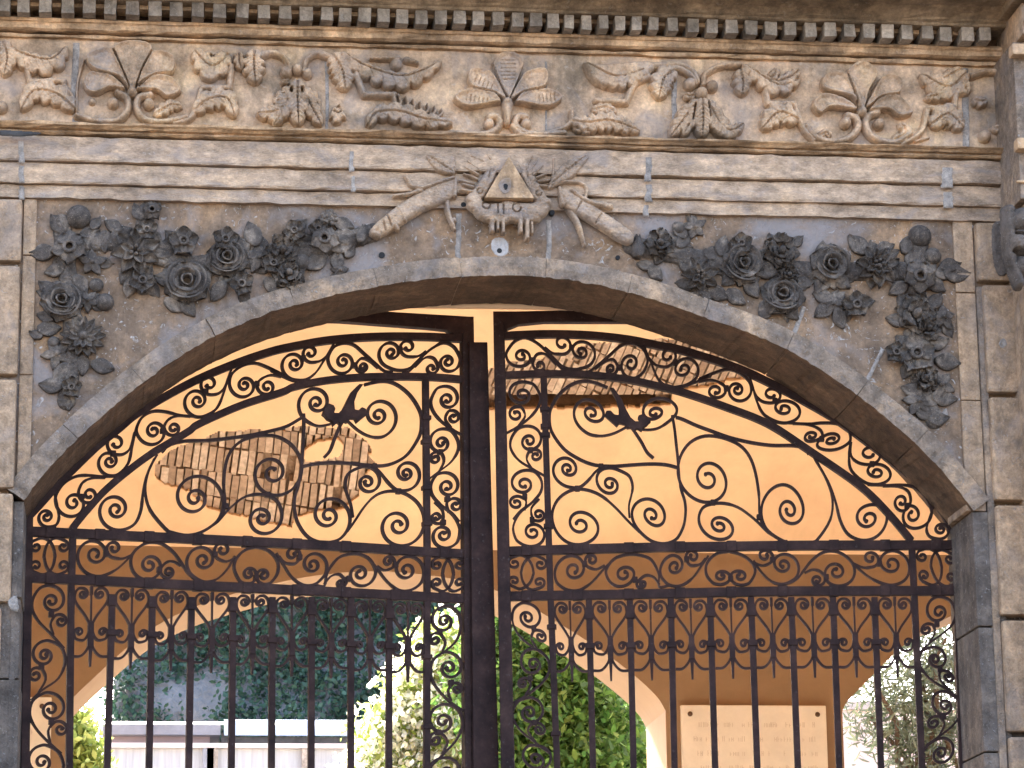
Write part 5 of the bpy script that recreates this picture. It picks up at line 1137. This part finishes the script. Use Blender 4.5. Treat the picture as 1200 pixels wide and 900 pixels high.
def tree(name, label, cat, Y, blobs_px, n, size, mat, asp=.45, droop=0, clump=.12, per=14, base_px=None, extra=None, shell=.55, trunk_r=.09):
    s = lambda: 0
    bl = []
    for px, py, rpx, dy in blobs_px:
        p = at(px, py, Y+dy); sc_ = F_PX/(np.dot(p-CAM, FW)); bl.append((p[0], p[1], p[2], rpx/sc_))
    bx = np.mean([b[0] for b in bl]); root = tag(empty(name, (bx, Y, 0)), label, cat)
    def fin(mb, nm, mt, sm=False): mb.v = [(x-bx, y-Y, z) for x, y, z in mb.v]; return mb.build(nm, mt, root, smooth=sm)
    mb = MB(); leaves(mb, clumps(bl, n, clump, per, shell), size, asp, droop); fin(mb, 'crown', mat)
    if extra:
        mb = MB(); leaves(mb, clumps(bl, extra[0], clump*1.3, 5, .45), extra[1], .9, 0); fin(mb, 'blossom', extra[2])  # pale extra leaves, their colour stands for sun glare in the crown
    mb = MB(); zt_ = min(b[2] for b in bl); limb(mb, (bx,Y,0), (bx+.1,Y,zt_), trunk_r, trunk_r*.6, wob=.03)
    for b in bl: limb(mb, (bx+.1,Y,zt_-.2), (b[0],b[1],b[2]+b[3]*.5), trunk_r*.5, .012)
    fin(mb, 'trunk', bark, True)
    return root
gl = leafmat('fresh_green_leaves', [(0.035,0.09,0.02),(0.07,0.16,0.03),(0.14,0.24,0.05),(0.045,0.10,0.03),(0.20,0.28,0.07)], .5)
pl_ = leafmat('pale_yellow_green_leaves', [(0.16,0.24,0.05),(0.30,0.36,0.09),(0.42,0.46,0.14),(0.16,0.26,0.06)], .6)
wl = leafmat('sun_glare_leaves', [(0.80,0.78,0.62),(0.85,0.84,0.74),(0.84,0.82,0.58)], .6)  # glare of sunlit leaves put in as a cream-white colour
dk = leafmat('dark_ivy_leaves', [(0.020,0.05,0.032),(0.034,0.075,0.046),(0.05,0.10,0.06),(0.026,0.058,0.042)], .2)
ol = leafmat('grey_green_olive_leaves', [(0.09,0.115,0.07),(0.14,0.165,0.10),(0.19,0.21,0.14),(0.07,0.09,0.06)], .3)
tree('sunlit_shrub', 'tall shrub left of the gate post, bright sun glare put in as creamy white leaves', 'shrub', 10.5, [(525,770,46,0),(500,820,48,.2),(470,870,52,.1),(540,860,60,-.1),(560,790,40,.2),(450,930,60,0),(520,950,80,0)], 13000, .065, pl_, extra=(15000,.055,wl), clump=.06, shell=.35)
tree('leafy_bush', 'dense green bush filling the right side of the big arch', 'bush', 9.4, [(625,790,46,0),(668,800,44,.2),(610,850,48,-.2),(695,850,42,0),(650,900,60,.1),(722,885,34,.2),(604,738,40,.1),(650,950,90,0),(640,755,36,-.2),(735,920,30,.1),(690,905,40,-.3),(575,800,40,.2)], 42000, .075, gl, clump=.11, asp=.42, shell=.25)
tree('garden_bush', 'bright sunlit green bush at the left foot of the big arch', 'bush', 9.8, [(92,880,26,0),(78,850,24,.2),(100,920,30,0),(60,900,40,.2)], 6500, .07, pl_, clump=.06)
tree('olive_tree', 'thin grey green olive tree seen through the right hand arch', 'tree', 9.6, [(1030,790,34,0),(1075,800,44,.2),(1110,770,46,-.1),(1060,850,46,.1),(1100,860,44,0),(1020,850,26,.2),(1140,830,50,.1),(1070,740,40,.3),(1075,910,50,0)], 5600, .10, ol, asp=.17, droop=.35, clump=.10, per=10, shell=.2, trunk_r=.06)
# ivy covered rock face far behind
YR = 27.0
xr0, xr1 = at(133,800,YR)[0], at(940,800,YR)[0]; ztop_ = 10.4
rf = tag(empty('rock_face', ((xr0+xr1)/2, YR, 0)), 'steep rock face overgrown with dark ivy behind the pale building', 'rock face')
mb = MB(); nx_, nz_ = 90, 60; V = []; Fs = []
from mathutils import noise
for j in range(nz_+1):
    for i in range(nx_+1):
        x = xr0+(xr1-xr0)*i/nx_; z = ztop_*j/nz_; d = noise.fractal(Vector((x*.5,z*.5,3)), 1.0, 2.0, 5)*.7
        V.append((x-(xr0+xr1)/2, d+(z/ztop_)*1.5, z))
for j in range(nz_):
    for i in range(nx_): a = j*(nx_+1)+i; Fs.append((a,a+1,a+nx_+2,a+nx_+1))
mb.add(V, Fs); mb.build('rock', flat('grey_cliff_rock', (0.17,0.165,0.16), .95, .35, 1.3, .8, .1), rf, smooth=True)
pts = []
cx_ = (xr0+xr1)/2
bare = [(160,800),(200,792),(255,795),(268,812),(250,832),(215,835),(190,828),(168,830)]
bp_ = [tuple(at(x,y,YR)[[0,2]]) for x, y in bare]
for _ in range(5200):
    x = random.uniform(xr0, xr1); z = random.uniform(4.6, ztop_)
    if inpoly(np.array([x]), np.array([z]), bp_)[1][0] and random.random() < .93: continue
    if noise.noise(Vector((x*.8,z*.8,7))) < -.33: continue
    d = noise.fractal(Vector((x*.5,z*.5,3)), 1.0, 2.0, 5)*.7+(z/ztop_)*1.5
    pts += [(x-cx_+random.gauss(0,.13), d-.03-abs(random.gauss(0,.16)), z+random.gauss(0,.13)) for _ in range(12)]
mb = MB(); leaves(mb, pts, .085, .6, .4); o = mb.build('ivy', dk, rf); o['kind'] = 'stuff'

# ================================================================== LIGHT
EL, AZ = math.radians(SUN_EL), math.radians(SUN_AZ)     # azimuth measured from +Y towards +X
to_sun = Vector((math.sin(AZ)*math.cos(EL), math.cos(AZ)*math.cos(EL), math.sin(EL)))
sd = bpy.data.lights.new('sun', 'SUN'); sd.energy = SUN_E; sd.angle = math.radians(.5); sd.color = (1.0, .93, .82)
so_ = bpy.data.objects.new('sun', sd); COL.objects.link(so_); so_.rotation_euler = to_sun.to_track_quat('Z', 'Y').to_euler(); so_.location = (0, 0, 30)
wd = bpy.data.worlds.new('World'); sc.world = wd; wd.use_nodes = True; nt = wd.node_tree
sk = nt.nodes.new('ShaderNodeTexSky'); sk.sky_type = 'NISHITA'; sk.sun_disc = False; sk.sun_elevation = EL; sk.sun_rotation = AZ; sk.air_density = 0.7; sk.dust_density = 4.0; sk.ozone_density = 0.5
bg = nt.nodes['Background']; bg.inputs['Strength'].default_value = SKY_S; nt.links.new(sk.outputs[0], bg.inputs['Color'])
sc.view_settings.view_transform = 'Standard'; sc.view_settings.look = 'None'; sc.view_settings.gamma = 1; sc.view_settings.use_curve_mapping = False
sc.view_settings.exposure = EXPO
sc.cycles.max_bounces = 10; sc.cycles.diffuse_bounces = 7
